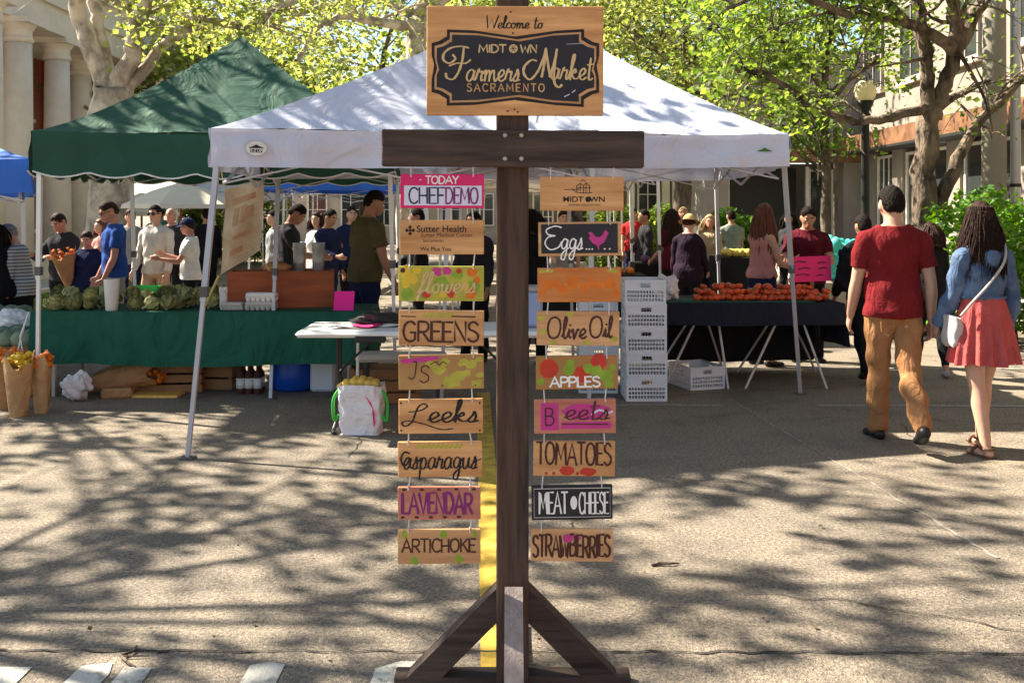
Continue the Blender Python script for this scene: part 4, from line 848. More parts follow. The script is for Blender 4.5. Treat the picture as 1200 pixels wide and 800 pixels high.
# ------------------------------------------------------------------ white folding table and things round it
FX0, FX1, FY0, FY1, FH = PX(347,7.05), PX(640,7.05), 7.0, 7.66, .755
ft = empty('folding_table', ((FX0+FX1)/2, (FY0+FY1)/2, 0), 0, 'white plastic folding table behind the hanging boards', 'table')
m = MB(); m.box((0,0,FH-.022),(FX1-FX0,FY1-FY0,.045), bev=.02); m.build('tabletop', 'plastic_white', ft)
m = MB(); m.box((-.36,-.30,FH-.055),(.22,.06,.05), bev=.01); m.build('carry_handle', 'dark_metal', ft)
hw = (FX1-FX0)/2
for s_ in (-1, 1):
    x = s_*(hw-.26)
    for yy in (-.06, .06):
        m = MB(); m.tube([(x, yy*1.0, FH-.05), (x, yy*1.0, .10)], .013, 8); m.build('leg', 'dark_metal', ft)
    m = MB(); m.tube(spline([(x,-.06,.10),(x-.01,-.16,.03),(x-.01,-.22,.016),(x+.02,-.22,.016),(x+.02,0,.04),(x+.02,.22,.016),(x-.01,.22,.016),(x-.01,.16,.03),(x,.06,.10)], 4), .013, 8); m.build('foot', 'dark_metal', ft)
    m = MB(); m.tube([(x,0,FH-.34),(x-s_*.30,0,FH-.05)], .009, 8); m.bar((x,-.07,FH-.34),(x,.07,FH-.34),.02); m.build('leg_brace', 'dark_metal', ft)
# papers, bag and bin on it
for k, (px, d, w_, l_, rz, mt) in enumerate(((400,7.3,.22,.3,.2,'card_white'),(432,7.35,.2,.28,-.3,'card_pink'),(455,7.4,.24,.3,.1,'card_white'))):
    m = MB(); m.grid(lambda u, v: ((u-.5)*w_, (v-.5)*l_, .003+.012*math.sin(u*3+v*2+k)**2), 6, 6); simple('paper_sheet', m, mt, (PX(px,d), d, FH+.001+.001*k), ('loose white paper near the end of the folding table', 'pink paper sheet on the folding table', 'curled white paper by the leather bag on the folding table')[k], 'paper', rz)
crumple('leather_bag', (PX(446,7.45), 7.48, FH+.001), .13, 'dark_metal', 'dark slumped bag lying on the white folding table', 'bag', 7, (1.5,.9,.35))
t = empty('storage_bin', (PX(618,7.4), 7.36, FH+.001), 0, 'blue-grey plastic bin on the folding table behind the post', 'bin'); m = MB(); m.box((0,0,.14),(.22,.28,.27), bev=.02); m.build('bin_body', 'plastic_bluegrey', t); m = MB(); m.box((0,0,.285),(.24,.30,.03), bev=.01); m.build('lid', 'plastic_grey', t)
# bench behind the table
bt = empty('bench', (PX(470,7.9), 7.95, 0), 0, 'low grey bench behind the white folding table', 'bench'); m = MB(); m.box((0,0,.44),(.72,.28,.06), bev=.025); m.build('seat', 'plastic_grey', bt)
for a in (-1,1):
    for b in (-1,1): m = MB(); m.bar((a*.28,b*.1,.41),(a*.31,b*.12,0.002),.025); m.build('leg', 'dark_metal', bt)
# shopping bag of produce
t = empty('shopping_bag', (PX(424,7.15), 7.15, 0), -.08, 'white shopping bag with green handles, full of fruit', 'shopping bag')
def bagf(u, v):
    a = 2*math.pi*u; c, s_ = math.cos(a), math.sin(a); k = .155*lerp(.92, 1.06, v); e = .35
    x = k*math.copysign(abs(c)**e, c); y = k*.62*math.copysign(abs(s_)**e, s_); r = .006*math.sin(a*5+v*9)+.006*math.sin(a*3-v*14); return (x+c*r, y+s_*r, .004+.355*v+(.008*math.sin(a*3) if v > .95 else 0))
m = MB(); m.grid(bagf, 48, 12); m.add([(-.14,-.085,.004),(.14,-.085,.004),(.14,.085,.004),(-.14,.085,.004)], [(0,1,2,3)]); m.build('bag_body', 'bag_white', t, smooth=True)
for s_ in (-1, 1):
    m = MB(); m.tube(spline([(s_*.152,-.05,.33),(s_*.195,-.05,.26),(s_*.20,-.05,.16),(s_*.19,-.045,.10),(s_*.158,-.045,.14)]), .012, 6); m.build('handle', 'bag_green', t, smooth=True)
p = Paint(-.099)
p.poly([(.04,.30),(.10,.20),(.125,.10),(.11,.06),(.12,.16),(.09,.24)]); p.build('print', 'card_pink', t)
for k in range(14):
    me = bpy.data.meshes.get('peach') or fruit_me(.036, 'yellow_fruit', 'peach'); o = link('peach', me, None, None, (t.location.x-.10+(k % 5)*.05, 7.10+.055*(k//5), .352+RNG.uniform(0,.03)), (RNG.uniform(-1,1),RNG.uniform(-1,1),0)); tag(o, 'yellow-orange fruit at the top of the white shopping bag', 'fruit', 'fruit in the shopping bag')
m = MB(); m.tube([(0,0,.005),(.01,0,FH-.05)], .011, 8); tag(m.build('support_pole', 'leg_white', None, (PX(418,7.42), 7.42, 0)), 'thin white pole standing under the folding table behind the shopping bag', 'pole')

# ------------------------------------------------------------------ white plastic crates
def crate_parts():
    Lx, Ly, H = .335, .42, .203; wall = MB(); sl = MB()
    for axis in (0, 1):
        for s_ in (-1, 1):
            half = (Lx if axis == 0 else Ly)/2; off = (Ly if axis == 0 else Lx)/2
            def P(u, z, thick, w, hh):
                c = (u, s_*off, z) if axis == 0 else (s_*off, u, z); sz = (w, thick, hh) if axis == 0 else (thick, w, hh); wall.box(c, sz)
            for z, hh in ((.012,.024),(.055,.010),(.088,.010),(.121,.010),(.190,.026)): P(0, z, .012, half*2-.012, hh)
            n = 13 if axis == 0 else 16
            for k in range(n):
                u = -half+.012+(2*half-.024)*k/(n-1); P(u, .07, .008, .008, .11)
            P(-half*.62, .152, .010, half*.72, .054); P(half*.62, .152, .010, half*.72, .054); P(0, .134, .0095, half*.56, .018)
    for a in (-1,1):
        for b in (-1,1): wall.box((a*(Lx/2-.004), b*(Ly/2-.004), H/2), (.022,.022,H-.002))
    wall.box((0,0,.006),(Lx-.02,Ly-.02,.01))
    return wall.mesh('plastic_crate')
cm = crate_parts(); cm.materials.append(MATS['plastic_crate'])
rim = MB()
for s_ in (-1,1): rim.box((0,s_*.212,.200),(.35,.018,.012)); rim.box((s_*.1695,0,.200),(.016,.406,.0115))
rm = rim.mesh('rim'); rm.materials.append(MATS['plastic_crate'])
def crate(x, y, z, rz, label, grp):
    o = link('plastic_crate', cm, None, None, (x, y, z), (0,0,rz)); tag(o, label, 'crate', grp); link('rim', rm, None, o); return o
ords = ('bottom', 'second', 'middle', 'fourth', 'top')
for k in range(5): crate(PX(755,8.5)+RNG.uniform(-.004,.004), 8.57, .0+k*.2065, R(RNG.uniform(-2,2)), 'white slotted plastic crate, %s of the five stacked beside the tomato table' % ords[k], 'white plastic crates')
for k in range(4): crate(PX(700,8.9)+RNG.uniform(-.004,.004), 8.95, .0+k*.2065, R(RNG.uniform(-2,2)), 'white plastic crate, %s of the four stacked behind the hanging boards' % ('bottom','second','third','top')[k], 'white plastic crates')
crate(PX(820,8.95), 9.12, 0, R(18), 'white slotted plastic crate alone on the ground under the tomato table', 'white plastic crates')
crumple('plastic_bag', (PX(782,9.25), 9.3, TH+.006), .11, 'bag_white', 'crumpled clear bag at the end of the tomato table', 'bag', 9, (1,1,1.1))
# turquoise bags by the planters
for k, (px, d) in enumerate(((974,13.2),(993,13.4))):
    crumple('shopping_bag', (PX(px,d), d, .70), .23, 'bag_turq', 'turquoise shopping bag standing on the low planter wall', 'bag', 20+k, (.8,.8,1.15))['group'] = 'turquoise bags on the planter wall'
m = MB(); m.box((0,0,.345),(1.9,.5,.71), bev=.03); tag(m.build('planter_wall', 'plaster_dim', None, (PX(1010,13.3), 13.35, 0)), 'low concrete planter wall carrying the turquoise bags', 'planter')
# ------------------------------------------------------------------ people
def skinmat(n, c): return M(n, c, .55, .08, 6, spec=.35)
skinmat('skin_light', (.50,.28,.19)); skinmat('skin_tan', (.38,.19,.115)); skinmat('skin_red', (.48,.22,.15))
M('hair_black', (.016,.012,.010), .8, .4, 30, .5, 80, stretch=(4,4,.4), spec=.08); M('hair_brown', (.014,.007,.005), .6, .5, 30, .5, 80, stretch=(4,4,.4), spec=.15, col2=(.05,.02,.013)); M('hair_red', (.12,.035,.015), .45, .4, 30, .5, 80, stretch=(4,4,.4)); M('hair_grey', (.25,.23,.20), .6, .3, 30, .5, 80); M('hair_blond', (.35,.22,.10), .5, .3, 30, .4, 80)
def fab(n, c, v=.13, **k):
    m = M(n, c, .9, v, 7, .35, 220, spec=.08, **k); nd = m.node_tree.nodes; l = m.node_tree.links      # weave plus soft wrinkles
    b1 = [q for q in nd if q.type == 'BUMP'][0]; mp = [q for q in nd if q.type == 'MAPPING'][0]; w = nd.new('ShaderNodeTexNoise'); w.inputs['Scale'].default_value = 7; w.inputs['Detail'].default_value = 2.5; w.inputs['Distortion'].default_value = 1.8
    st = nd.new('ShaderNodeMapping'); st.inputs['Scale'].default_value = (1.6,1.6,.7); st.inputs['Rotation'].default_value = (.2,.35,.3); l.new(mp.outputs[0], st.inputs[0]); l.new(st.outputs[0], w.inputs['Vector'])
    b2 = nd.new('ShaderNodeBump'); b2.inputs['Strength'].default_value = .45; b2.inputs['Distance'].default_value = .06; l.new(w.outputs['Fac'], b2.inputs['Height']); l.new(b1.outputs[0], b2.inputs['Normal']); l.new(b2.outputs[0], nd['Principled BSDF'].inputs['Normal']); return m
for n, c in dict(maroon=(.16,.014,.017), tan_pants=(.31,.15,.066), denim=(.05,.085,.17), skirt_coral=(.42,.08,.075), black=(.012,.012,.014), charcoal=(.035,.034,.038), blue=(.025,.07,.27), olive=(.105,.085,.04), navy=(.015,.02,.06), grey=(.25,.245,.24), pale=(.55,.50,.44), white=(.72,.70,.66), pink=(.50,.22,.20), wine=(.09,.010,.018), sage=(.22,.25,.21), khaki=(.42,.30,.18), tanhat=(.45,.32,.15), purple=(.022,.012,.022), stripe=(.30,.31,.32), teal=(.05,.25,.25), red=(.45,.03,.03)).items(): fab('cl_'+n, c)
MATS['cl_denim'].node_tree.nodes['Color Ramp'].color_ramp.elements[1].color = (.13,.19,.30,1)
M('shoe_black', (.012,.012,.012), .45); M('shoe_brown', (.10,.05,.03), .5); M('shoe_grey', (.25,.25,.27), .6); M('shoe_white', (.6,.6,.6), .6); M('eye_white', (.7,.68,.64), .3); M('eye_dark', (.02,.012,.01), .2); M('lip', (.36,.12,.09), .5); M('sun_glass', (.01,.01,.012), .1)
def stripemat():
    m = bpy.data.materials.new('cl_striped'); m.use_nodes = True; MATS['cl_striped'] = m; n = m.node_tree.nodes; l = m.node_tree.links
    tc = n.new('ShaderNodeTexCoord'); wv = n.new('ShaderNodeTexWave'); wv.bands_direction = 'Z'; wv.inputs['Scale'].default_value = 9; rp = n.new('ShaderNodeValToRGB'); rp.color_ramp.elements[0].color = (.10,.11,.13,1); rp.color_ramp.elements[1].color = (.50,.49,.47,1)
    l.new(tc.outputs['Object'], wv.inputs[0]); l.new(wv.outputs[0], rp.inputs[0]); l.new(rp.outputs[0], n['Principled BSDF'].inputs['Base Color']); n['Principled BSDF'].inputs['Roughness'].default_value = .85
stripemat()
def ring_loft(V, Fc, rings, n=16):
    k = len(V)
    for c, ax, ay, rx, ry in rings:
        for j in range(n):
            a = 2*math.pi*j/n; V.append(c+ax*(rx*math.cos(a))+ay*(ry*math.sin(a)))
    for i in range(len(rings)-1):
        for j in range(n): Fc.append((k+i*n+j, k+i*n+(j+1) % n, k+(i+1)*n+(j+1) % n, k+(i+1)*n+j))
    Fc.append(tuple(k+j for j in range(n))[::-1]); Fc.append(tuple(k+(len(rings)-1)*n+j for j in range(n)))
def limb(V, Fc, a, b, prof, n=12, endcap=True):
    """round tapered limb; prof = [(t, radius)]; the ends are rounded"""
    t = (b-a); L = t.length; t.normalize(); u = Vector((0,1,0)) if abs(t.y) < .9 else Vector((1,0,0)); x = t.cross(u).normalized(); y = t.cross(x)
    rings = []
    r0, r1 = prof[0][1], prof[-1][1]
    for q in (.97,.75,.4): rings.append((a-t*r0*q, x, y, r0*math.sqrt(1-q*q), r0*math.sqrt(1-q*q)))
    for tt_, r in prof: rings.append((a+t*(L*tt_), x, y, r, r))
    for q in (.4,.75,.97): rings.append((b+t*r1*q, x, y, r1*math.sqrt(1-q*q), r1*math.sqrt(1-q*q)))
    ring_loft(V, Fc, rings, n)
def ellipsoid(V, Fc, c, Rm, r, n=14, m=10, fn=None):
    k = len(V)
    for i in range(m+1):
        b = math.pi*i/m
        for j in range(n):
            a = 2*math.pi*j/n; d = Vector((math.sin(b)*math.cos(a)*r[0], math.sin(b)*math.sin(a)*r[1], -math.cos(b)*r[2]*1.0))
            if i in (0, m): d += Vector((math.cos(a), math.sin(a), 0))*1e-4
            if fn: d = fn(d)
            V.append(c+Rm @ d)
    for i in range(m):
        for j in range(n): Fc.append((k+i*n+j, k+i*n+(j+1) % n, k+(i+1)*n+(j+1) % n, k+(i+1)*n+j))
    Fc.append(tuple(k+j for j in range(n))[::-1]); Fc.append(tuple(k+m*n+j for j in range(n)))
TMPL = {}
def human(label, px, d, H, face, outfit, pose=None, skin='skin_light', hair=('short','hair_black'), group='people at the market', voxel=.0125, female=False, build=1.0, x=None, fingers=True, glasses=False, name='person'):
    P = dict(lean=0, side=0, ra=(5,8,12), la=(5,8,12), rl=(0,0), ll=(0,0), hp=0, hy=0, rin=0, lin=0, splay=4)
    if pose: P.update(pose)
    s = H/1.75; V = []; Fc = []; SEG = []
    bw = build*(.92 if female else 1.0)
    pel = Vector((0,0,.93))*s
    TR = Matrix.Rotation(R(-P['lean']), 3, 'X') @ Matrix.Rotation(R(P['side']), 3, 'Y')
    def up(v): return pel+TR @ (Vector(v)*s-pel)
    # torso rings from crotch to neck base
    ax, ay = TR @ Vector((1,0,0)), TR @ Vector((0,1,0)); X = Vector((1,0,0)); Yv = Vector((0,1,0))
    hipw = .172*(1.04 if female else .98)*build; ww = (.122 if female else .140)*build; cw = (.145 if female else .168)*bw; sw = (.150 if female else .182)*bw
    prof = [(.80,0,.085,.085),(.84,0,hipw*.86,.105),(.90,-.01,hipw,.122),(.97,-.008,hipw*.96,.115),(1.06,0,ww*1.04,.098),(1.14,.005,ww*1.04,.098),(1.24,.008,cw,.112),(1.32,.006,cw*1.05,.118),(1.39,-.002,sw*1.0,.102),(1.435,-.012,sw*.80,.076),(1.475,-.014,.075,.060)]
    rings = []
    for z, yo, rx, ry in prof:
        if z < .93: rings.append((Vector((0,yo,z))*s, X, Yv, rx*s, ry*s*build))
        else: rings.append((up((0,yo,z)), ax, ay, rx*s, ry*s*build))
    ring_loft(V, Fc, rings, 20)
    if female:
        for sx in (-1,1): ellipsoid(V, Fc, up((sx*.068,.085,1.26)), TR, [q*s for q in (.06,.055,.06)])
    a, b = Vector((0,0,.82))*s, up((0,-.01,1.46)); SEG.append(('torso', a, pel, .13*s, .125*s, 0, .17)); SEG.append(('torso', pel, b, .125*s, .115*s, .17, 1))
    # neck and head
    HR = TR @ Matrix.Rotation(R(P['hy']), 3, 'Z') @ Matrix.Rotation(R(-P['hp']), 3, 'X')
    nb = up((0,-.015,1.45)); hc0 = up((0,.008,1.53)); hc = hc0+HR @ Vector((0,.012,.095))*s
    limb(V, Fc, nb, hc0+HR @ Vector((0,0,.03))*s, [(0,.058*s*bw),(1,.053*s*bw)]); SEG.append(('neck', nb, hc0, .058*s, .054*s, 0, 1))
    def hf(q):
        z = q.z/(.118*s); y = q.y/(.095*s)
        if z < 0: q.x *= 1-.30*z*z; q.y *= 1-.10*z*z
        if y > .3 and z < .2: q.y *= 1.0-.03
        if y < 0 and z < -.2: q.y *= 1-.28*(-z-.2)
        if y > .5 and .0 < z < .30: q.y -= .006*s
        return q
    ellipsoid(V, Fc, hc, HR, (.077*s,.098*s,.122*s), 20, 16, hf)
    ellipsoid(V, Fc, hc+HR @ Vector((0,.070,-.078))*s, HR, (.034*s,.026*s,.026*s))           # chin
    ellipsoid(V, Fc, hc+HR @ Vector((0,.098,-.020))*s, HR @ Matrix.Rotation(R(-18),3,'X'), (.014*s,.018*s,.030*s))  # nose
    ellipsoid(V, Fc, hc+HR @ Vector((0,.086,.030))*s, HR, (.048*s,.014*s,.012*s))             # brow
    ellipsoid(V, Fc, hc+HR @ Vector((0,.090,-.052))*s, HR, (.024*s,.012*s,.012*s))            # mouth
    for sx in (-1,1): ellipsoid(V, Fc, hc+HR @ Vector((sx*.080,-.008,-.008))*s, HR @ Matrix.Rotation(R(-20*sx),3,'Z'), (.009*s,.020*s,.031*s))
    SEG.append(('head', hc+HR @ Vector((0,0,-.06))*s, hc+HR @ Vector((0,0,.03))*s, .085*s, .09*s, 0, 1))
    # arms
    for sx, key, inn in ((1,'ra','rin'),(-1,'la','lin')):
        pitch, ab, el_ = P[key]; sh = up((sx*(.150 if female else .176)*bw, -.012, 1.375)); tw = P[inn]
        def dirv(p, o): return TR @ Vector((sx*math.sin(R(o)), math.sin(R(p))*math.cos(R(o)), -math.cos(R(p))*math.cos(R(o))))
        ed = dirv(pitch, ab); elb = sh+ed*.285*s; fd = dirv(pitch+el_, ab*.3-tw); wr = elb+fd*.255*s
        limb(V, Fc, up((sx*.05,-.02,1.452)), sh+Vector((0,0,-.004)), [(0,.048*s*bw),(1,.047*s*bw)]); limb(V, Fc, sh, elb, [(0,.053*s*bw),(.3,.051*s*bw),(.6,.045*s*bw),(1,.038*s*bw)]); limb(V, Fc, elb, wr, [(0,.038*s*bw),(.25,.041*s*bw),(.6,.034*s*bw),(1,.025*s*bw)])
        SEG.append(('uarm', sh, elb, .056*s, .04*s, 0, 1)); SEG.append(('farm', elb, wr, .04*s, .026*s, 0, 1))
        # hand: palm, four curled fingers, thumb off the palm's side
        f = fd.normalized(); sd_ = (TR @ Vector((sx,0,0))); pn = f.cross(sd_).normalized()       # palm normal
        acr = pn.cross(f).normalized(); fwd = acr.cross(f)
        ax_f = TR @ Vector((0,1,0)); kn = (ax_f-f*ax_f.dot(f));
        if kn.length < .3: kn = TR @ Vector((0,0,1)); kn = kn-f*kn.dot(f)
        kn.normalize(); inw = f.cross(kn).normalized()
        if inw.dot(TR @ Vector((-sx,0,0))) < 0: inw = -inw
        pc = wr+f*.048*s; HM = Matrix((kn, inw, f)).transposed()
        ellipsoid(V, Fc, pc, HM, (.040*s,.017*s,.055*s), 12, 8)
        for k, (off, L1) in enumerate(((.030,.068),(.010,.076),(-.010,.070),(-.029,.054))):
            p0 = wr+f*.082*s+kn*off*s; c1 = (f*.9+inw*.35).normalized(); c2 = (f*.55+inw*.8).normalized(); p1 = p0+c1*L1*.55*s; p2 = p1+c2*L1*.5*s
            limb(V, Fc, p0-f*.02*s, p1, [(0,.0098*s),(1,.009*s)], 8); limb(V, Fc, p1, p2, [(0,.009*s),(1,.0075*s)], 8)
        t0 = wr+f*.028*s+kn*.030*s; t1 = t0+(f*.6+kn*.55+inw*.35).normalized()*.042*s; t2 = t1+(f*.85+inw*.35).normalized()*.032*s
        limb(V, Fc, t0, t1, [(0,.014*s),(1,.011*s)], 8); limb(V, Fc, t1, t2, [(0,.011*s),(1,.009*s)], 8)
        SEG.append(('hand', wr+f*.012*s, wr+f*.17*s, .03*s, .03*s, 0, 1)); SEG.append(('hand', t0, t2, .014*s, .01*s, 0, 1))
        P['wr'+key] = wr+f*.085*s
    # legs
    ank = []
    for sx, key in ((1,'rl'),(-1,'ll')):
        p, kb = P[key]; hip = Vector((sx*.088*(1.02 if female else 1),-.004,.885))*s; spl = P['splay']*(.5 if p else 1)
        def dv(q): return Vector((sx*math.sin(R(spl*.6)), math.sin(R(q)), -math.cos(R(q)))).normalized()
        kn_ = hip+dv(p)*.415*s; an = kn_+dv(p-kb)*.40*s
        limb(V, Fc, hip, kn_, [(0,.088*s*build),(.25,.085*s*build),(.6,.068*s*build),(1,.053*s*build)], 14); limb(V, Fc, kn_, an, [(0,.052*s*build),(.28,.056*s*build),(.6,.046*s*build),(1,.034*s)], 14)
        SEG.append(('thigh', hip, kn_, .088*s, .055*s, 0, 1)); SEG.append(('shin', kn_, an, .054*s, .036*s, 0, 1)); ank.append((sx, kn_, an, p-kb))
    zmin = min(a_[2].z for a_ in ank)
    shift = Vector((0,0,.072*s-zmin))
    for sx, kn_, an, q in ank:
        raised = an.z-zmin; tip = R(-min(55, max(0, raised/s*220))) if raised > .01 else 0
        fm = Matrix.Rotation(tip, 3, 'X') @ Matrix.Rotation(R(-sx*8), 3, 'Z')
        for c, r in (((0,-.022,-.038),(.033,.038,.034)), ((0,.045,-.045),(.037,.07,.027)), ((sx*.003,.115,-.052),(.044,.058,.021))):
            ellipsoid(V, Fc, an+fm @ Vector(c)*s, fm, [w_*s for w_ in r], 12, 8)
        SEG.append(('foot', an+fm @ Vector((0,-.02,-.042))*s, an+fm @ Vector((0,.14,-.050))*s, .042*s, .042*s, 0, 1))
    # one continuous skin
    me0 = bpy.data.meshes.new('raw'); me0.from_pydata([tuple(v+shift) for v in V], [], Fc); o0 = bpy.data.objects.new('raw', me0); COL.objects.link(o0)
    rm_ = o0.modifiers.new('r', 'REMESH'); rm_.mode = 'VOXEL'; rm_.voxel_size = voxel
    sm = o0.modifiers.new('s', 'SMOOTH'); sm.iterations = 4; sm.factor = .5
    dg = bpy.context.evaluated_depsgraph_get(); me = bpy.data.meshes.new_from_object(o0.evaluated_get(dg)); bpy.data.objects.remove(o0); bpy.data.meshes.remove(me0)
    me.name = 'body'; me.polygons.foreach_set('use_smooth', [True]*len(me.polygons)); me.materials.clear()
    nv = len(me.vertices); co = np.empty(nv*3, np.float32); me.vertices.foreach_get('co', co); co = co.reshape(-1,3)
    no = np.empty(nv*3, np.float32); me.vertices.foreach_get('normal', no); no = no.reshape(-1,3)
    nf = len(me.polygons); FQ = np.empty(nf*4, np.int32); me.polygons.foreach_get('vertices', FQ); FQ = FQ.reshape(-1,4)
    best = np.full(nv, 1e9); part = np.zeros(nv, int); tt = np.zeros(nv); names = ['torso','neck','head','uarm','farm','hand','thigh','shin','foot']
    for nme, a, b, ra, rb, t0, t1 in SEG:
        a = np.array(a+shift); b = np.array(b+shift); ab = b-a; t = np.clip(((co-a) @ ab)/(ab @ ab), 0, 1); dist = np.linalg.norm(co-(a+t[:,None]*ab), axis=1)-(ra+(rb-ra)*t)
        k = dist < best; best[k] = dist[k]; part[k] = names.index(nme); tt[k] = (t0+t*(t1-t0))[k]
    hn = ((co-np.array(pel+shift)) @ np.array(TR @ Vector((0,0,1))))/s+.93            # height along the spine
    trunk = (part == 0) | (part == 6)
    adist = np.min([np.linalg.norm(co-np.array(a_[2]+shift), axis=1) for a_ in ank], axis=0)
    root = empty(name, (PX(px, d) if x is None else x, d, 0), R(face), label, 'person', group)
    body = link('body', me, skin, root)
    HRi = np.array(HR.transposed()); hl = (co-np.array(hc+shift)) @ HRi.T/s           # head-local coords
    rs = np.random.RandomState(int(px*7+d*13) % 99991); ph = rs.uniform(0, 6.28, 12)
    def folds(c, fr=1.0):
        x_, y_, z_ = c[:,0]*fr, c[:,1]*fr, c[:,2]*fr
        return (np.sin(z_*38+x_*18+ph[0]+1.5*np.sin(x_*14+ph[1]))+.8*np.sin(z_*22-x_*30+ph[2]+y_*16)+.7*np.sin(x_*52+y_*44+z_*9+ph[3]))/2.5
    def garment(nme, mat, mask, off, fold=.004, flare=None, smooth_edge=3, parent=root, fr=1.0, drape=0):
        fm_ = mask[FQ].all(axis=1); fq = FQ[fm_]
        if len(fq) < 4: return None
        idx = np.unique(fq); mp = np.full(nv, -1); mp[idx] = np.arange(len(idx)); q = mp[fq]; c = co[idx].astype(float); n_ = no[idx].astype(float)
        E = np.concatenate([q[:,[0,1]], q[:,[1,2]], q[:,[2,3]], q[:,[3,0]]]); key = np.sort(E, axis=1); u, inv, cnt = np.unique(key, axis=0, return_inverse=True, return_counts=True); be = E[cnt[inv.ravel()] == 1]
        bset = np.unique(be)
        # smooth the hem line
        for it in range(smooth_edge):
            acc = np.zeros_like(c); ct = np.zeros(len(c))
            np.add.at(acc, be[:,0], c[be[:,1]]); np.add.at(acc, be[:,1], c[be[:,0]]); np.add.at(ct, be[:,0], 1); np.add.at(ct, be[:,1], 1)
            c[bset] = .4*c[bset]+.6*acc[bset]/ct[bset][:,None]
        o_ = np.full(len(c), off)+fold*folds(c, fr)
        if flare is not None: o_ = o_+flare(part[idx], tt[idx], c)
        out = c+n_*o_[:,None]
        for it in range(drape):                       # cloth bridges the hollows
            acc = np.zeros_like(out); ct = np.zeros(len(out)); np.add.at(acc, E[:,0], out[E[:,1]]); np.add.at(acc, E[:,1], out[E[:,0]]); np.add.at(ct, E[:,0], 1); np.add.at(ct, E[:,1], 1)
            sm_ = acc/ct[:,None]; dl = ((sm_-out)*n_).sum(1); sm_ = np.where((dl > 0)[:,None], sm_, out+.15*(sm_-out)); out = .4*out+.6*sm_
        if drape: out = out+n_*(fold*.9*folds(c, fr))[:,None]
        # turn the hem inwards so the cloth has an edge
        inn = c[bset]-n_[bset]*.004; k0 = len(out); bm_ = np.full(len(c), -1); bm_[bset] = np.arange(len(bset))+k0
        hq = np.stack([be[:,1], be[:,0], bm_[be[:,0]], bm_[be[:,1]]], axis=1)
        m_ = nmesh(nme, np.concatenate([out, inn]), np.concatenate([q, hq])); return link(nme, m_, mat, parent)
    def pm(**k):
        r = np.zeros(nv, bool)
        for n_, (a, b) in k.items(): r |= (part == names.index(n_)) & (tt >= a) & (tt <= b)
        return r
    def loose(p_, t_, c): return (.018*np.exp(-((t_-.34)/.24)**2))*(p_ == 0)+.004*(p_ == 6)
    for g_ in outfit:
        kind, mat = g_[0], g_[1]
        if kind == 'tee': garment('shirt', mat, pm(uarm=(0,.66), neck=(0,.06)) | (trunk & (hn > .86) & (hn < 1.482)), .016*s, .005, lambda p_, t_, c: .008*(p_ == 3)*t_+loose(p_, t_, c), 6, drape=14)
        elif kind == 'long': garment('shirt', mat, pm(uarm=(0,1), farm=(0,.93), neck=(0,.12)) | (trunk & (hn > .84) & (hn < 1.48)), .017*s, .006, loose, 6, drape=10)
        elif kind == 'jacket': garment('jacket', mat, pm(uarm=(0,1), farm=(0,.99), neck=(0,.25)) | (trunk & (hn > 1.06)), .022*s, .007, None, 6, drape=6)
        elif kind == 'tank': 
            z_ = (co[:,2]); garment('top', mat, trunk & (hn > .93) & (hn < 1.40) & (np.abs(co[:,0]) < .17*s), .010*s, .003, loose, 6, drape=6)
        elif kind == 'dress': garment('top', mat, pm(torso=(.30,.93)), .009*s, .003, None, 6)
        elif kind == 'pants': garment('trousers', mat, pm(thigh=(0,1), shin=(0,1)) | ((part == 0) & (hn < 1.0)) | ((part == 8) & (adist < .052*s)), .009*s, .006, lambda p_, t_, c: np.where(p_ == 7, .006+.014*t_, np.where(p_ == 6, .002+.004*t_, np.where(p_ == 8, .016, 0))), 5, drape=8)
        elif kind == 'slim': garment('trousers', mat, pm(thigh=(0,1), shin=(0,.9)) | ((part == 0) & (hn < 1.0)), .007*s, .003, None, 4, drape=4)
        elif kind == 'shorts': garment('shorts', mat, pm(thigh=(0,.9)) | ((part == 0) & (hn < 1.0)), .010*s, .005, lambda p_, t_, c: .015*(p_ == 6)*t_, 5)
        elif kind == 'shoes':
            for sx in (-1, 1): garment('shoe', mat, pm(foot=(0,1)) & (co[:,0]*sx > 0) , .009*s, 0, None, 4)
        elif kind == 'sandals':
            for sx, kn_, an, q in ank:
                an2 = an+shift; raised = an.z-zmin; tip = R(-min(55, max(0, raised/s*220))) if raised > .01 else 0; fm = Matrix.Rotation(tip, 3, 'X') @ Matrix.Rotation(R(-sx*8), 3, 'Z')
                m_ = MB(); m_.add([an2+fm @ Vector((x_, y_, z_))*s for z_ in (-.076,-.060) for x_, y_ in ((-.034,-.06),(.034,-.06),(.046,.08),(.038,.165),(-.034,.165),(-.044,.08))], [(5,4,3,2,1,0),(6,7,8,9,10,11)]+[(i, (i+1) % 6, 6+(i+1) % 6, 6+i) for i in range(6)])
                m_.tube([an2+fm @ Vector(v_)*s for v_ in spline([(-.045,.09,-.06),(-.03,.09,-.03),(.0,.09,-.018),(.03,.09,-.03),(.045,.09,-.06)])], .012*s, 6); m_.tube([an2+fm @ Vector((math.cos(a_)*.042, math.sin(a_)*.045-.004, -.008))*s for a_ in [i*2*math.pi/12 for i in range(13)]], .009*s, 6)
                m_.build('shoe', mat, root, smooth=False)
    # hair
    hk, hm = hair; hx, hy_, hz = hl[:,0], hl[:,1], hl[:,2]; near = (part == 2) | (part == 1)
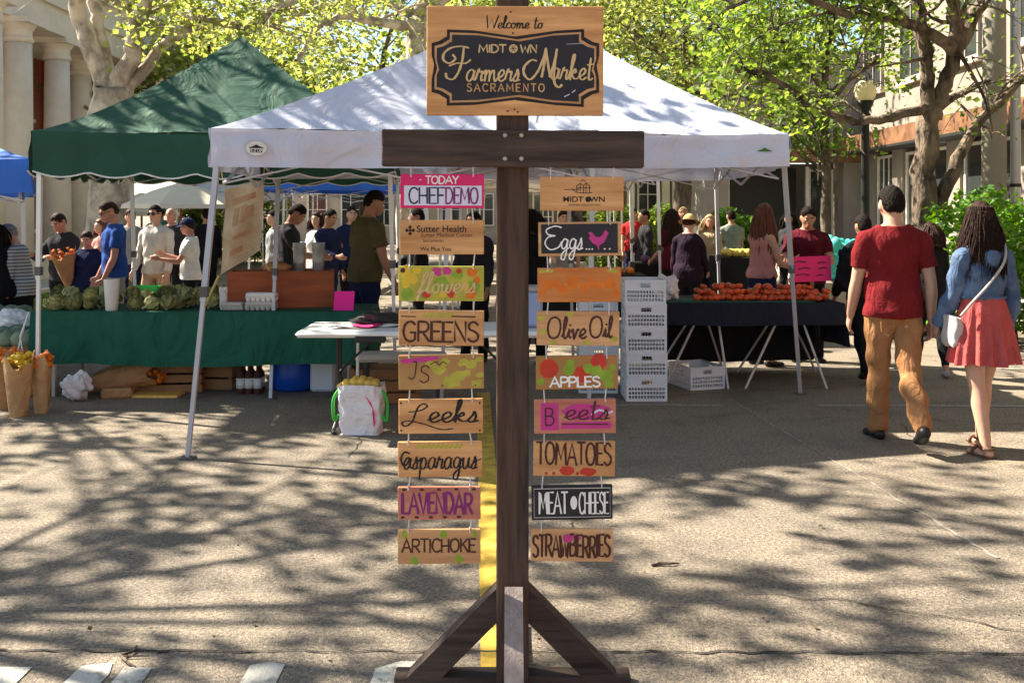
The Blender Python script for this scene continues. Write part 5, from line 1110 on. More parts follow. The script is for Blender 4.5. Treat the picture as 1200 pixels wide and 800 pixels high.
    if hk in ('short','long','bun','bob'):
        line = np.interp(hy_, [-.10,-.05,-.02,.02,.06,.075,.10], [-.060,-.052,-.018,-.005,.035,.062,.072])
        line = line+.006*np.sin(hx*150+ph[6])+.005*np.sin(hx*310+hy_*120+ph[7])
        if hk != 'short': line = np.where(hy_ < .03, -.09, line)
        else: line = np.where((np.abs(hx) > .068) & (hy_ > -.045) & (hy_ < .04), np.maximum(line, .032), line)
        fade = np.clip((hz-line)/.055, .08, 1); mask = near & (hz > line) & (hz > -.1)
        sel = mask[FQ].all(axis=1); ii = np.unique(FQ[sel])
        h_ = garment('hair', hm, mask, .004*s, .0, lambda p_, t_, c: fade[ii]*(.006+.006*np.clip((c[:,2]-(hc+shift).z)/.12, 0, 1)+.004*np.sin(c[:,0]*160+c[:,1]*90+ph[4])*np.sin(c[:,2]*120+c[:,1]*150+ph[5])), 3)
        if hk == 'short':                                # tufts break up the outline
            rh = random.Random(int(px)+3); m_ = MB(); pool = ii[(hz[ii] > line[ii]+.012)]; nT = 420 if voxel < .0105 else 160
            for k in range(nT if len(pool) else 0):
                v = int(pool[rh.randrange(len(pool))]); p_ = Vector(co[v]); n_ = Vector(no[v]); dwn = HR @ Vector((rh.uniform(-.5,.5),-.5,-.75)); dwn = (dwn-n_*dwn.dot(n_)).normalized()
                k0 = p_+n_*.009*s*float(fade[v]); L_ = s*rh.uniform(.018,.034); m_.tube([k0-dwn*L_*.4, k0+n_*.001*s+dwn*L_*.3, k0+dwn*L_-n_*rh.uniform(.0,.006)*s], [.004*s,.0055*s,.001*s], 4)
            m_.build('hair_tufts', hm, root, smooth=True)
    if hk in ('long','bob'):
        L = (.46 if hk == 'long' else .22)*s; m_ = MB(); rh = random.Random(int(px)); nS = 3800 if voxel < .0105 else 110
        def hp_(v): return hc+shift+HR @ Vector(v)*s
        for k in range(nS):
            a_ = R(rh.uniform(180-112, 180+112)) if True else 0; lay = rh.uniform(.80,1.06); r_ = .084*lay
            p0 = hp_((math.sin(a_)*r_*.95, math.cos(a_)*r_*1.05, rh.uniform(.0,.10))); ll = L*rh.uniform(.72,1.0)*(.9+.1*lay); w1, w2 = rh.uniform(-.02,.02), rh.uniform(-.02,.02); ph_ = rh.uniform(0,6.28); fq_ = rh.uniform(5,11); pts = []
            body_r = .118+.02*lay
            for i in range(9):
                t_ = i/8; z_ = -ll*t_
                rad = r_*s+(max(0, body_r*s-r_*s))*min(1, t_*1.8)*(1 if math.cos(a_) < .2 else .55)
                wob = .012*s*math.sin(t_*fq_+ph_)*t_
                b_ = hc+shift+HR @ Vector((math.sin(a_)*rad*1.0*(.95+.18*t_)/1+w1*t_*s+wob, math.cos(a_)*rad*(1.0 if math.cos(a_) < 0 else .6)+w2*t_*s, p0.z-(hc+shift).z))
                pts.append((b_.x, b_.y, p0.z+z_))
            m_.tube(pts, [s*q*(.16 if voxel < .0105 else .8) for q in (.010,.016,.018,.018,.017,.016,.013,.009,.003)], 3 if voxel < .0105 else 5)
        m_.build('long_hair', hm, root, smooth=True)
    if hk == 'bun':
        m_ = MB(); Vb, Fb = [], []; ellipsoid(Vb, Fb, hc+shift+HR @ Vector((0,-.10,.05))*s, HR, (.04*s,.04*s,.04*s)); m_.add(Vb, Fb); m_.build('hair_bun', hm, root, smooth=True)
    if hk in ('cap','beanie','hat'):
        mask = near & (hz > (-.075 if hk == 'beanie' else -.05)+(hy_+.095)/.19*(.12)) ; garment('hair', 'hair_brown' if hk != 'beanie' else 'hair_grey', near & (hz > -.075+(hy_+.095)/.19*.15) & (hz < .06), .008*s, .003, None, 4)
        garment('cap', hm, near & (hz > .028+hy_*.12), .020*s, .002, None, 4)
        if hk == 'cap':
            m_ = MB(); 
            def bf_(u, v): a_ = R(-62+124*u); rr_ = .098+.075*v*math.cos(R(-62+124*u)*.9); return hc+shift+HR @ Vector((math.sin(a_)*rr_*.86, math.cos(a_)*rr_, .045-.02*v-.012*math.sin(a_)**2))*s
            m_.grid(bf_, 14, 4); m_.grid(lambda u, v: bf_(u, v)-HR @ Vector((0,0,.006))*s, 14, 4); m_.build('cap_brim', hm, root, smooth=True)
        if hk == 'hat':
            m_ = MB(); m_.grid(lambda u, v: hc+shift+HR @ Vector((math.sin(u*6.2832)*(.09+.06*v), math.cos(u*6.2832)*(.10+.06*v), .035-.02*v))*s, 24, 3); m_.build('hat_brim', hm, root, smooth=True)
    # eyes, brows and mouth
    for sx in (-1, 1):
        ec = hc+shift+HR @ Vector((sx*.031,.083,.008))*s; Vb, Fb = [], []; ellipsoid(Vb, Fb, ec, HR, (.014*s,.009*s,.008*s), 10, 6); m_ = MB().add(Vb, Fb); ey = m_.build('eye', 'eye_white', root, smooth=True)
        Vb, Fb = [], []; ellipsoid(Vb, Fb, ec+HR @ Vector((0,.005,0))*s, HR, (.007*s,.0055*s,.007*s), 8, 6); MB().add(Vb, Fb).build('iris', 'eye_dark', ey, smooth=True)
        m_ = MB(); m_.tube([hc+shift+HR @ Vector(v_)*s for v_ in ((sx*.014,.097,.028),(sx*.030,.096,.033),(sx*.047,.086,.028))], .0045*s, 5); m_.build('eyebrow', hm if hm.startswith('hair') else 'hair_brown', root)
    Vb, Fb = [], []; ellipsoid(Vb, Fb, hc+shift+HR @ Vector((0,.096,-.052))*s, HR, (.022*s,.008*s,.006*s), 10, 6); MB().add(Vb, Fb).build('mouth', 'lip', root, smooth=True)
    if glasses:
        m_ = MB()
        for sx in (-1,1): Vb, Fb = [], []; ellipsoid(Vb, Fb, hc+shift+HR @ Vector((sx*.033,.097,.008))*s, HR, (.027*s,.008*s,.020*s), 12, 6); m_.add(Vb, Fb); m_.tube([hc+shift+HR @ Vector(v_)*s for v_ in ((sx*.055,.094,.012),(sx*.082,.05,.012),(sx*.085,-.01,.008))], .003*s, 5)
        m_.tube([hc+shift+HR @ Vector(v_)*s for v_ in ((-.01,.102,.012),(.01,.102,.012))], .004*s, 5); m_.build('sunglasses', 'sun_glass', root, smooth=True)
    root['hands'] = ''; del root['hands']
    return root, dict(s=s, rh=P['wrra']+shift, lh=P['wrla']+shift, hc=hc+shift, pel=pel+shift, HR=HR, TR=TR)

WALK = dict(rl=(14,4), ll=(-16,22))
# the couple walking away
man, mi = human('man in a dark red t-shirt and tan trousers walking beside the woman in denim', 1046, 6.85, 1.80, -2, [('pants','cl_tan_pants'),('tee','cl_maroon'),('shoes','shoe_black')], dict(ll=(11,2), rl=(-17,27), la=(10,9,12), ra=(-8,10,14), hp=4, splay=-9), 'skin_light', ('short','hair_black'), 'couple walking away past the stalls', .0095, build=1.06)
# belt loops and back pockets of the trousers
m = MB()
for sx in (-1,1):
    m.stroke = None; m.tube([(sx*.045,-.137,.90),(sx*.12,-.115,.90),(sx*.12,-.125,.79),(sx*.08,-.140,.765),(sx*.045,-.143,.79),(sx*.045,-.137,.90)], .0025, 4)
m.build('pocket_seam', 'kraft_dark', man)
wom, wi = human('woman with long brown hair in denim jacket and coral skirt', 1151, 6.6, 1.69, 6, [('dress','cl_skirt_coral'),('jacket','cl_denim'),('sandals','shoe_brown')], dict(ll=(-9,5), rl=(16,12), la=(8,14,26), ra=(2,16,14), hp=2, splay=-4), 'skin_light', ('long','hair_brown'), 'couple walking away past the stalls', .0095, female=True)
s = wi['s']
m = MB()
def sk(u, v):
    a = 2*math.pi*u; pl = .018*v*math.sin(a*17)+.012*v*math.sin(a*9+1); rx = lerp(.135,.235,v**.75)+pl; ry = lerp(.105,.185,v**.75)+pl
    return (rx*math.cos(a)*s, (ry*math.sin(a)-.01)*s, lerp(1.09,.62,v)*s+.008*math.sin(a*5)*v)
m.grid(sk, 136, 14); m.build('skirt', 'cl_skirt_coral', wom, smooth=True)
# jacket hem, seams
m = MB(); m.tube([((.150+.004)*s*math.cos(a), (.118*math.sin(a))*s, 1.078*s) for a in [i*2*math.pi/40 for i in range(41)]], .011, 6); m.build('jacket_hem', 'cl_denim', wom, smooth=True)
M('bag_pale', (.42,.39,.37), .6, .2, 7, .5, 14)
bagr = empty('handbag', wom.location+Vector((-.20,.0,0)), R(6), 'white handbag on a long strap at the hip of the woman in denim', 'handbag')
m = MB()
def hbf(u, v): a = 2*math.pi*u; c, q = math.cos(a), math.sin(a); k = lerp(1,.82,v)*(1-.25*max(0, .12-v)/.12); return (.045*k*math.copysign(abs(c)**.6, c), .095*k*math.copysign(abs(q)**.6, q)+.012*math.sin(v*7), .71+.205*v+.012*q*v+.006*math.sin(a*6))
m.grid(hbf, 28, 10); m.add([hbf(i/28, 0) for i in range(28)], [tuple(range(28))[::-1]]); m.add([hbf(i/28, 1) for i in range(28)], [tuple(range(28))]); m.build('bag_body', 'bag_pale', bagr, smooth=True)
m = MB(); st = spline([(.0,-.10,.92),(.06,-.16,1.03),(.16,-.168,1.14),(.27,-.155,1.28),(.315,-.09,1.395),(.31,.0,1.42),(.24,.13,1.26),(.06,.155,1.0),(.0,.10,.92)]); m.tube(st, .009, 6); m.build('strap', 'plastic_grey', bagr, smooth=True)
# two people in dark clothes walking ahead of them
human('person in black walking just ahead of the man in red', 1012, 9.5, 1.60, 4, [('pants','cl_black'),('long','cl_black'),('shoes','shoe_black')], dict(WALK, la=(5,14,20)), 'skin_tan', ('short','hair_black'), 'people ahead of the couple')
p2_, pi2 = human('person in black with grey trainers walking between the couple', 1090, 9.7, 1.52, -8, [('slim','cl_black'),('long','cl_black'),('shoes','shoe_grey')], dict(rl=(-10,14), ll=(14,6)), 'skin_tan', ('bob','hair_brown'), 'people ahead of the couple', female=True)
crumple('backpack', (PX(999,9.2), 9.25, .86), .15, 'cl_black', 'black bag carried by the person ahead of the man in red', 'bag', 31, (.8,.7,1.3))
# stallholders and shoppers on the right
pk_, pki = human('woman with long red-brown hair and pink top behind the tomatoes', 893, 10.35, 1.70, -58, [('slim','cl_navy'),('tank','cl_pink'),('shoes','shoe_black')], dict(ra=(18,10,58), la=(28,8,62), lin=10, hp=8), 'skin_light', ('long','hair_red'), 'people around the tomato table', .0115, female=True)
mm_, mmi = human('man in a wine-red t-shirt holding a pink card behind the tomatoes', 946, 10.65, 1.68, 172, [('pants','cl_black'),('tee','cl_wine'),('shoes','shoe_black')], dict(ra=(26,10,70), la=(26,10,72), rin=14, lin=14, hp=20), 'skin_tan', ('short','hair_black'), 'people around the tomato table', .0115, build=1.08)
t = empty('price_card', (PX(952,9.35), 9.36, TH+.006), .06, 'pink price card on a wooden stake above the tomatoes', 'price card')
m = MB(); m.box((0,0,.155),(.035,.014,.31)); m.build('stake', 'crate_wood', t); m = MB(); m.box((-.02,-.012,.30),(.40,.006,.24),(0,R(-2),0)); cdd = m.build('card', 'card_pink', t)
p = Paint(-.0162)
for z, x0, x1 in ((.36,-.18,-.07),(.355,.05,.13),(.30,-.14,-.02),(.30,.06,.14),(.24,-.16,-.04),(.235,.04,.10)): p.stroke([(x0, z), ((x0+x1)/2, z+.012), (x1, z+.004)], .012)
p.build('lettering', 'ink_brown', cdd)
human('woman in black with a straw hat shopping behind the white crates', 806, 11.9, 1.60, -20, [('pants','cl_black'),('long','cl_purple'),('shoes','shoe_black')], dict(ra=(22,10,40), la=(10,8,20), lean=6, hp=12), 'skin_light', ('hat','cl_tanhat'), 'shoppers behind the tomato table', female=True, build=1.08)
human('woman with brown hair in dark top beyond the straw-hatted woman', 788, 13.6, 1.66, 20, [('pants','cl_black'),('tee','cl_wine'),('shoes','shoe_black')], dict(la=(20,8,40)), 'skin_red', ('long','hair_brown'), 'shoppers behind the tomato table', .015, female=True)
human('blond shopper in white far behind the crates', 800, 16.5, 1.70, 200, [('pants','cl_navy'),('tee','cl_white'),('shoes','shoe_white')], dict(ra=(20,8,50)), 'skin_red', ('short','hair_blond'), 'shoppers behind the tomato table', .016)
human('fair-haired woman in a pale top by the far fruit table', 832, 15.0, 1.58, 165, [('pants','cl_navy'),('long','cl_khaki'),('shoes','shoe_white')], dict(ra=(20,8,60)), 'skin_red', ('bob','hair_blond'), 'shoppers behind the tomato table', .016, female=True)
human('man in a grey-green shirt with his back turned by the far fruit table', 857, 17.0, 1.66, 8, [('pants','cl_khaki'),('tee','cl_sage'),('shoes','shoe_white')], dict(ra=(15,8,30)), 'skin_tan', ('short','hair_black'), 'shoppers behind the tomato table', .016)
human('dark-clothed shopper beside the tent poles', 756, 16.0, 1.66, 100, [('pants','cl_black'),('long','cl_charcoal'),('shoes','shoe_black')], dict(ra=(20,8,30)), 'skin_tan', ('short','hair_black'), 'shoppers behind the tomato table', .016)
human('shopper in red far down the row of tents', 742, 19.5, 1.70, 180, [('pants','cl_navy'),('tee','cl_red'),('shoes','shoe_white')], dict(), 'skin_light', ('short','hair_brown'), 'shoppers behind the tomato table', .018)
human('shopper in black standing beyond the pink-topped woman', 925, 16.0, 1.62, 150, [('pants','cl_black'),('long','cl_charcoal'),('shoes','shoe_black')], dict(), 'skin_tan', ('bob','hair_black'), 'shoppers behind the tomato table', .016, female=True)
# behind the sign
human('person in charcoal with short dark hair standing beyond the folding table', 556, 10.6, 1.62, 150, [('pants','cl_black'),('long','cl_charcoal'),('shoes','shoe_black')], dict(ra=(15,8,40)), 'skin_tan', ('short','hair_black'), 'people behind the signpost', .014)
human('person in black with bobbed hair standing beyond the folding table', 624, 10.2, 1.64, 30, [('pants','cl_black'),('long','cl_black'),('shoes','shoe_black')], dict(la=(15,8,40)), 'skin_tan', ('bob','hair_black'), 'people behind the signpost', .014, female=True)
human('person in black behind the pink chef sign', 490, 12.0, 1.66, 100, [('pants','cl_black'),('long','cl_black'),('shoes','shoe_black')], dict(ra=(20,8,40)), 'skin_tan', ('short','hair_black'), 'people behind the signpost', .015)
human('shopper in grey further behind the post', 660, 14.0, 1.64, 190, [('pants','cl_navy'),('tee','cl_grey'),('shoes','shoe_white')], dict(ra=(20,8,50)), 'skin_light', ('short','hair_brown'), 'people behind the signpost', .016)
# left stall
human('man in an olive t-shirt bending to his work behind the folding table', 428, 9.85, 1.84, -52, [('pants','cl_navy'),('tee','cl_olive'),('shoes','shoe_black')], dict(la=(6,10,12), ra=(10,12,20), hp=16, lean=4, hy=-15), 'skin_tan', ('short','hair_black'), 'stallholders on the left', .0115, build=1.1)
human('man in a charcoal t-shirt looking down behind the wooden box', 334, 11.6, 1.74, -75, [('pants','cl_black'),('tee','cl_charcoal'),('shoes','shoe_black')], dict(ra=(30,10,60), la=(30,10,60), hp=30, lean=6), 'skin_tan', ('short','hair_black'), 'stallholders on the left')
human('shopper in dark shirt with white sleeves under the blue tent', 384, 13.2, 1.66, -120, [('pants','cl_navy'),('long','cl_navy'),('shoes','shoe_black')], dict(ra=(30,10,50), hp=15), 'skin_tan', ('short','hair_black'), 'shoppers behind the green tent', .015)
human('shopper in white under the blue tent', 372, 14.0, 1.62, 160, [('pants','cl_navy'),('tee','cl_white'),('shoes','shoe_white')], dict(), 'skin_light', ('bob','hair_brown'), 'shoppers behind the green tent', .016, female=True)
human('shopper in dark blue past the blue tent leg', 412, 14.6, 1.70, 200, [('pants','cl_black'),('tee','cl_navy'),('shoes','shoe_black')], dict(), 'skin_light', ('short','hair_brown'), 'shoppers behind the green tent', .016)
human('shopper in grey beside the hanging banner', 322, 14.4, 1.64, 120, [('pants','cl_charcoal'),('tee','cl_grey'),('shoes','shoe_white')], dict(), 'skin_light', ('short','hair_black'), 'shoppers behind the green tent', .016)
# crowd beyond the artichokes
human('tall man in a blue polo shirt and grey shorts with sunglasses', 134, 11.2, 1.75, 120, [('shorts','cl_grey'),('tee','cl_blue'),('shoes','shoe_white')], dict(ra=(8,8,20), la=(10,8,15), hp=22), 'skin_red', ('short','hair_brown'), 'shoppers beyond the artichoke table', .012, glasses=True)
human('man in a pale sweatshirt and sunglasses walking towards the artichokes', 183, 12.8, 1.72, 165, [('pants','cl_khaki'),('long','cl_pale'),('shoes','shoe_white')], dict(ra=(10,10,20), la=(6,10,15), rl=(14,4), ll=(-10,14)), 'skin_light', ('short','hair_black'), 'shoppers beyond the artichoke table', .013, glasses=True)
human('person in a blue cap and white top facing the crowd', 223, 12.4, 1.54, 100, [('slim','cl_black'),('tee','cl_white'),('shoes','shoe_white')], dict(ra=(30,8,80), la=(30,8,70), hp=8), 'skin_red', ('cap','cl_navy'), 'shoppers beyond the artichoke table', .013)
fm_, fmi = human('man in a dark hooded top carrying a paper-wrapped bouquet', 73, 11.9, 1.62, 165, [('pants','cl_black'),('long','cl_charcoal'),('shoes','shoe_black')], dict(ra=(30,12,75), la=(26,12,75), rin=20, lin=20, hp=28), 'skin_red', ('short','hair_brown'), 'shoppers beyond the artichoke table', .013)
bouquet((PX(80,11.5), 11.52, .72), .42, .03, .14, (R(8),R(-6),0), 'paper-wrapped bouquet held by the man in the hooded top', seed=8, fl='paint_orange', mat='kraft_dark')
human('short dark-clothed woman next to the man with the bouquet', 103, 11.6, 1.40, 190, [('pants','cl_black'),('long','cl_navy'),('shoes','shoe_black')], dict(hp=20, la=(10,8,20)), 'skin_red', ('short','hair_brown'), 'shoppers beyond the artichoke table', .013, female=True, build=1.1)
human('woman in a striped top and grey beanie walking past the blue tent', 27, 10.4, 1.52, 98, [('pants','cl_black'),('long','cl_striped'),('shoes','shoe_white')], dict(WALK, lean=10, ra=(10,8,60), la=(16,8,70), hp=14), 'skin_light', ('beanie','cl_grey'), 'shoppers beyond the artichoke table', .013, female=True, build=1.15)
human('person in dark clothes walking under the blue tent', 2, 10.2, 1.52, 60, [('pants','cl_black'),('long','cl_black'),('shoes','shoe_black')], dict(WALK, lean=8), 'skin_tan', ('bob','hair_black'), 'shoppers beyond the artichoke table', .014, female=True)
human('red-faced man behind the man in blue', 153, 14.8, 1.66, 200, [('pants','cl_navy'),('tee','cl_grey'),('shoes','shoe_white')], dict(), 'skin_red', ('short','hair_brown'), 'shoppers beyond the artichoke table', .016)
human('bald man in dark clothes behind the pale sweatshirt', 201, 14.6, 1.68, 170, [('pants','cl_black'),('long','cl_charcoal'),('shoes','shoe_black')], dict(), 'skin_red', ('none','hair_brown'), 'shoppers beyond the artichoke table', .016)
human('woman in pink at the back of the crowd', 119, 13.6, 1.52, 150, [('pants','cl_navy'),('tee','cl_pink'),('shoes','shoe_white')], dict(), 'skin_light', ('bob','hair_red'), 'shoppers beyond the artichoke table', .016, female=True)
human('shopper in black near the far white tent', 242, 16.5, 1.68, 30, [('pants','cl_black'),('long','cl_black'),('shoes','shoe_black')], dict(), 'skin_tan', ('short','hair_black'), 'shoppers beyond the artichoke table', .017)
human('shopper in teal beyond the man in the sweatshirt', 188, 17.0, 1.74, 10, [('pants','cl_navy'),('tee','cl_teal'),('shoes','shoe_white')], dict(), 'skin_light', ('cap','cl_teal'), 'shoppers beyond the artichoke table', .017)
# ------------------------------------------------------------------ buildings
def part(root, name, mat, boxes, bev=0, parent=None):
    m = MB()
    for c, sz in boxes: m.box(c, sz, bev=bev)
    return m.build(name, mat, parent or root)
# left: brick building with a limestone colonnade
lb = empty('brick_building', (-11.4, 24, 0), 0, 'red brick building with a row of pale limestone columns', 'building')
ox, oy = lb.location.x, lb.location.y
WX = -2.0                                               # wall plane, relative to the building's origin
part(lb, 'wall', 'brick', [((WX-4, 2.5, 3.9), (8, 16.5, 7.8))])
part(lb, 'plinth', 'limestone', [((-.6, 2.5, .35), (3.2, 16.9, .44))])
def ydir(d): return -.13*(d-24)                        # the facade runs slightly away
ent = part(lb, 'entablature', 'limestone', [((-.9, 2.5, 6.25), (2.6, 17.1, .62)), ((-.87, 2.5, 6.68), (2.76, 17.3, .24)), ((-.9, 2.5, 7.1), (2.5, 17.0, .60)), ((-.8, 2.5, 7.52), (3.1, 17.7, .24))])
for k in range(30): part(lb, 'dentil', 'limestone', [((.43, -5.7+k*.56, 7.33), (.12, .28, .16))], parent=ent)
for k, (px, d) in enumerate(((-16,19.6),(21,22),(67,24.6),(94,27.3))):
    x, y = PX(px, d)-ox, d-oy; r = .33
    c = empty('column', (x, y, .55)); c.parent = lb
    m = MB(); m.lathe([(r*1.02,.0),(r*1.0,1.6),(r*.88,4.85)], 24); m.build('shaft', 'limestone', c, smooth=True)
    m = MB(); m.lathe([(r*.9,4.86),(r*1.0,4.90),(r*1.0,4.96),(r*.9,5.0),(r*.9,5.12),(r*1.08,5.22),(r*1.2,5.27)], 24); m.box((0,0,5.33),(r*2.6,r*2.6,.13)); m.build('capital', 'limestone', c)
    m = MB(); m.lathe([(r*1.25,-.1),(r*1.25,.02),(r*1.1,.08),(r*1.04,.12)], 24); m.build('base', 'limestone', c)
def window(root, c, w, h, axis, frame='window_white', cols=2, rows=3, glass='window_glass', depth=.12, sill=True):
    """axis 0: window in a wall facing +-X; axis 1: facing -Y"""
    o = empty('window', c); o.parent = root
    def bx(u, z, su, sz, t, dy=0): return ((dy, u, z), (t, su, sz)) if axis == 0 else ((u, dy, z), (su, t, sz))
    m = MB()
    for u in (-w/2, w/2): m.box(*bx(u, 0, .07, h+.07, depth))
    for z in (-h/2, h/2): m.box(*bx(0, z, w-.07, .07, depth))
    m.build('frame', frame, o); m = MB()
    for k in range(1, cols): m.box(*bx(-w/2+w*k/cols, 0, .04, h-.07, depth*.6))
    for k in range(1, rows): m.box(*bx(0, -h/2+h*k/rows, w-.07, .035, depth*.55))
    if cols > 1 or rows > 1: m.build('glazing_bar', frame, o)
    m = MB(); m.box(*bx(0, 0, w, h, .02)); m.build('pane', glass, o)
    if sill: m = MB(); m.box(*bx(0, -h/2-.09, w+.2, .1, depth*1.8)); m.build('sill', 'limestone', o)
    return o
for k, yy in enumerate((-2.9, -.1, 2.7, 5.5, 8.3)):
    window(lb, (WX+.03, yy, 5.1), 1.1, 1.7, 0); window(lb, (WX+.03, yy, 2.2), 1.1, 2.0, 0)
    part(lb, 'pilaster', 'red_paint', [((WX+.05, yy+1.4, 3.9), (.12, .3, 7.6))])
part(lb, 'parapet', 'limestone', [((WX-3.9, 2.5, 7.9), (8.2, 16.7, .2))])
# right: shop building, its copper fascia, and the wing that faces the camera
rb = empty('shop_building', (10.2, 20, 0), 0, 'beige two storey shop building with copper-coloured fascia over shop windows', 'building')
part(rb, 'wall', 'plaster', [((6, -1, 6.6), (12, 19, 6.4)), ((6.1, -9.9, 1.7), (11.8, 1.0, 3.4))])
sky_block = empty('brick_building', (12.5, -2, 0), 0, 'unseen plain brick block added to keep sky light off the road', 'building'); part(sky_block, 'wall', 'brick', [((4, 0, 4.5), (8, 22, 9))])  # out of view, added to cut the sky light reaching the road
for yy in (-7.3, -3.9, -.6, 2.7, 6.0, 8.0): part(rb, 'pier', 'plaster', [((.22, yy, 1.75), (.44, .7, 3.3))])
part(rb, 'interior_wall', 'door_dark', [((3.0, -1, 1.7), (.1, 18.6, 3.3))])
part(rb, 'floor_slab', 'concrete', [((1.5, -1, .1), (3.0, 18.6, .1))])
fa = part(rb, 'fascia', 'copper', [((-.25, -1, 3.55), (.9, 19.2, .42))])
part(rb, 'fascia_trim', 'iron', [((-.30, -1, 3.31), (.8, 19.1, .06))], parent=fa)
for k, yy in enumerate((-5.6, -2.25, 1.05, 4.35, 7.0)): window(rb, (.12, yy, 1.9), 2.4 if k < 4 else 1.1, 2.5, 0, 'window_white', 3, 1)
for k, yy in enumerate((-7, -4, -1, 2, 5, 7.6)): window(rb, (-.02, yy, 6.0), 1.3, 1.9, 0, 'plaster_grey', 2, 2)
wg = empty('shop_wing', (9.0, 30.5, 0), 0, 'lower shop wing with dark doorway under an orange-brown band', 'building')
part(wg, 'wall', 'plaster_grey', [((-2.95, 0, 1.6), (.7, 3, 3.2)), ((1.6, 0, 1.6), (1.6, 3, 3.2)), ((-.6, .9, 1.6), (4.2, 1, 3.1)), ((-.4, 0, 4.9), (6.0, 3, 3.0))])
part(wg, 'fascia', 'copper', [((-.4, -1.65, 3.3), (5.9, .5, .42))])
part(wg, 'doorway', 'door_dark', [((-1.35, .25, 1.5), (2.4, .3, 3.0))]); part(wg, 'doorway_frame', 'window_white', [((-.1, -.9, 1.5), (.1, .12, 3.0))]); part(wg, 'doorway_frame', 'window_white', [((-2.5, -.9, 1.5), (.1, .12, 3.0))])
window(wg, (.4, -.6, 1.6), .7, 2.6, 1, 'window_white', 1, 1); 
# far facades closing the street
fr = empty('far_building', (4.6, 37, 0), 0, 'pale cream far building with tall windows behind the tents', 'building')
part(fr, 'wall', 'plaster', [((0, 4, 3.0), (8.5, 6, 6.0))])
for k in range(6): window(fr, (-3.4+k*1.35, .96, 1.9), .75, 2.6, 1, 'window_white', 2, 3); part(fr, 'pilaster', 'limestone', [((-2.72+k*1.35, .9, 2.9), (.28, .3, 5.8))])
part(fr, 'cornice', 'limestone', [((0, 3.9, 6.1), (8.9, 6.6, .3))])
f2 = empty('far_building', (-6, 52, 0), 0, 'wide distant office building at the end of the street', 'building')
part(f2, 'wall', 'plaster_dim', [((0, 4, 3.5), (22, 6, 7.0))])
for k in range(12):
    for z in (1.8, 4.8): window(f2, (-9.9+k*1.8, .96, z), 1.0, 1.7, 1, 'window_white', 2, 2, sill=False)
part(f2, 'cornice', 'limestone', [((0, 3.9, 7.1), (22.4, 6.6, .3))])
# round concrete pillar and downpipe in front of the shop wall
pc = empty('concrete_pillar', (PX(1165,15), 15, 0), 0, 'tall pale concrete pillar beside the hedge', 'pillar'); m = MB(); m.lathe([(.19,0),(.17,4),(.155,8)], 20); m.build('shaft', 'plaster', pc, smooth=True); m = MB(); m.lathe([(.24,0),(.24,.12),(.20,.16)], 20); m.build('base', 'concrete', pc)
dp = empty('steel_pole', (PX(1190,15), 15.0, 0), 0, 'slim grey steel pole next to the concrete pillar', 'pole'); m = MB(); m.tube([(0,0,0),(0,0,8)], .075, 14); m.build('tube', 'leg_grey', dp, smooth=True); m = MB()
for z in (2.0, 3.6): m.lathe([(.085,z),(.085,z+.05)], 14)
m.build('strap', 'dark_metal', dp)
# street lamp
lp = empty('street_lamp', (PX(1014,16), 16, 0), 0, 'black cast-iron street lamp with a round glass globe', 'street lamp')
hz_ = PZ(107,16)
m = MB(); m.lathe([(.20,0),(.20,.12),(.15,.2),(.13,.55),(.09,.65),(.075,.8),(.062,hz_-.45),(.09,hz_-.40),(.06,hz_-.34),(.12,hz_-.22),(.14,hz_-.16)], 16); m.build('post', 'iron', lp, smooth=True)
m = MB(); m.lathe([(.10,-.17),(.155,-.10),(.18,0),(.155,.11),(.09,.17),(.03,.19)], 20); m.build('globe', 'globe', lp, (0,0,hz_), smooth=True)
m = MB(); m.lathe([(.05,.18),(.04,.21),(0,.27)], 10); m.build('finial', 'iron', lp, (0,0,hz_))
# bicycle rack and chairs by the wall are lost in shadow: an iron railing stands there
rl = empty('iron_railing', (PX(990,17.5), 17.5, 0), 0, 'dark iron railing in front of the shop wing', 'railing')
m = MB(); m.bar((-.9,0,.95),(.9,0,.95),.04); m.bar((-.9,0,.2),(.9,0,.2),.03); m.build('rail', 'iron', rl)
for k in range(13): m = MB(); m.tube([(-.85+k*.1417,0,0),(-.85+k*.1417,0,.95)], .011, 6); m.build('baluster', 'iron', rl)

# ------------------------------------------------------------------ trees
def leaves_mesh(name, C, size, mat, seed=0, flatten=.5, droop=0):
    r = np.random.RandomState(seed); n = len(C); C = np.asarray(C)
    nrm = r.normal(size=(n,3)); nrm[:,2] = np.abs(nrm[:,2])+flatten; nrm /= np.linalg.norm(nrm, axis=1)[:,None]
    t = r.normal(size=(n,3)); t -= nrm*(t*nrm).sum(1)[:,None]; t /= np.linalg.norm(t, axis=1)[:,None]; b = np.cross(nrm, t)
    L = (size*r.uniform(.65,1.3,n))[:,None]; W = L*r.uniform(.33,.5,n)[:,None]; fold = L*.12
    V = np.stack([C-t*L*.5, C+b*W+nrm*fold-t*L*.05, C+t*L*.55, C-b*W+nrm*fold-t*L*.05], axis=1).reshape(-1,3)
    me = nmesh(name, V, np.arange(n*4).reshape(-1,4), False, mat)
    at = me.attributes.new('rnd', 'FLOAT', 'FACE'); at.data.foreach_set('value', np.clip(.45+.22*np.sin(C[:,0]*2.1+seed)*np.sin(C[:,1]*1.7+C[:,2]*2.3)+r.normal(0,.2,n), 0, 1).astype(np.float32)); return me
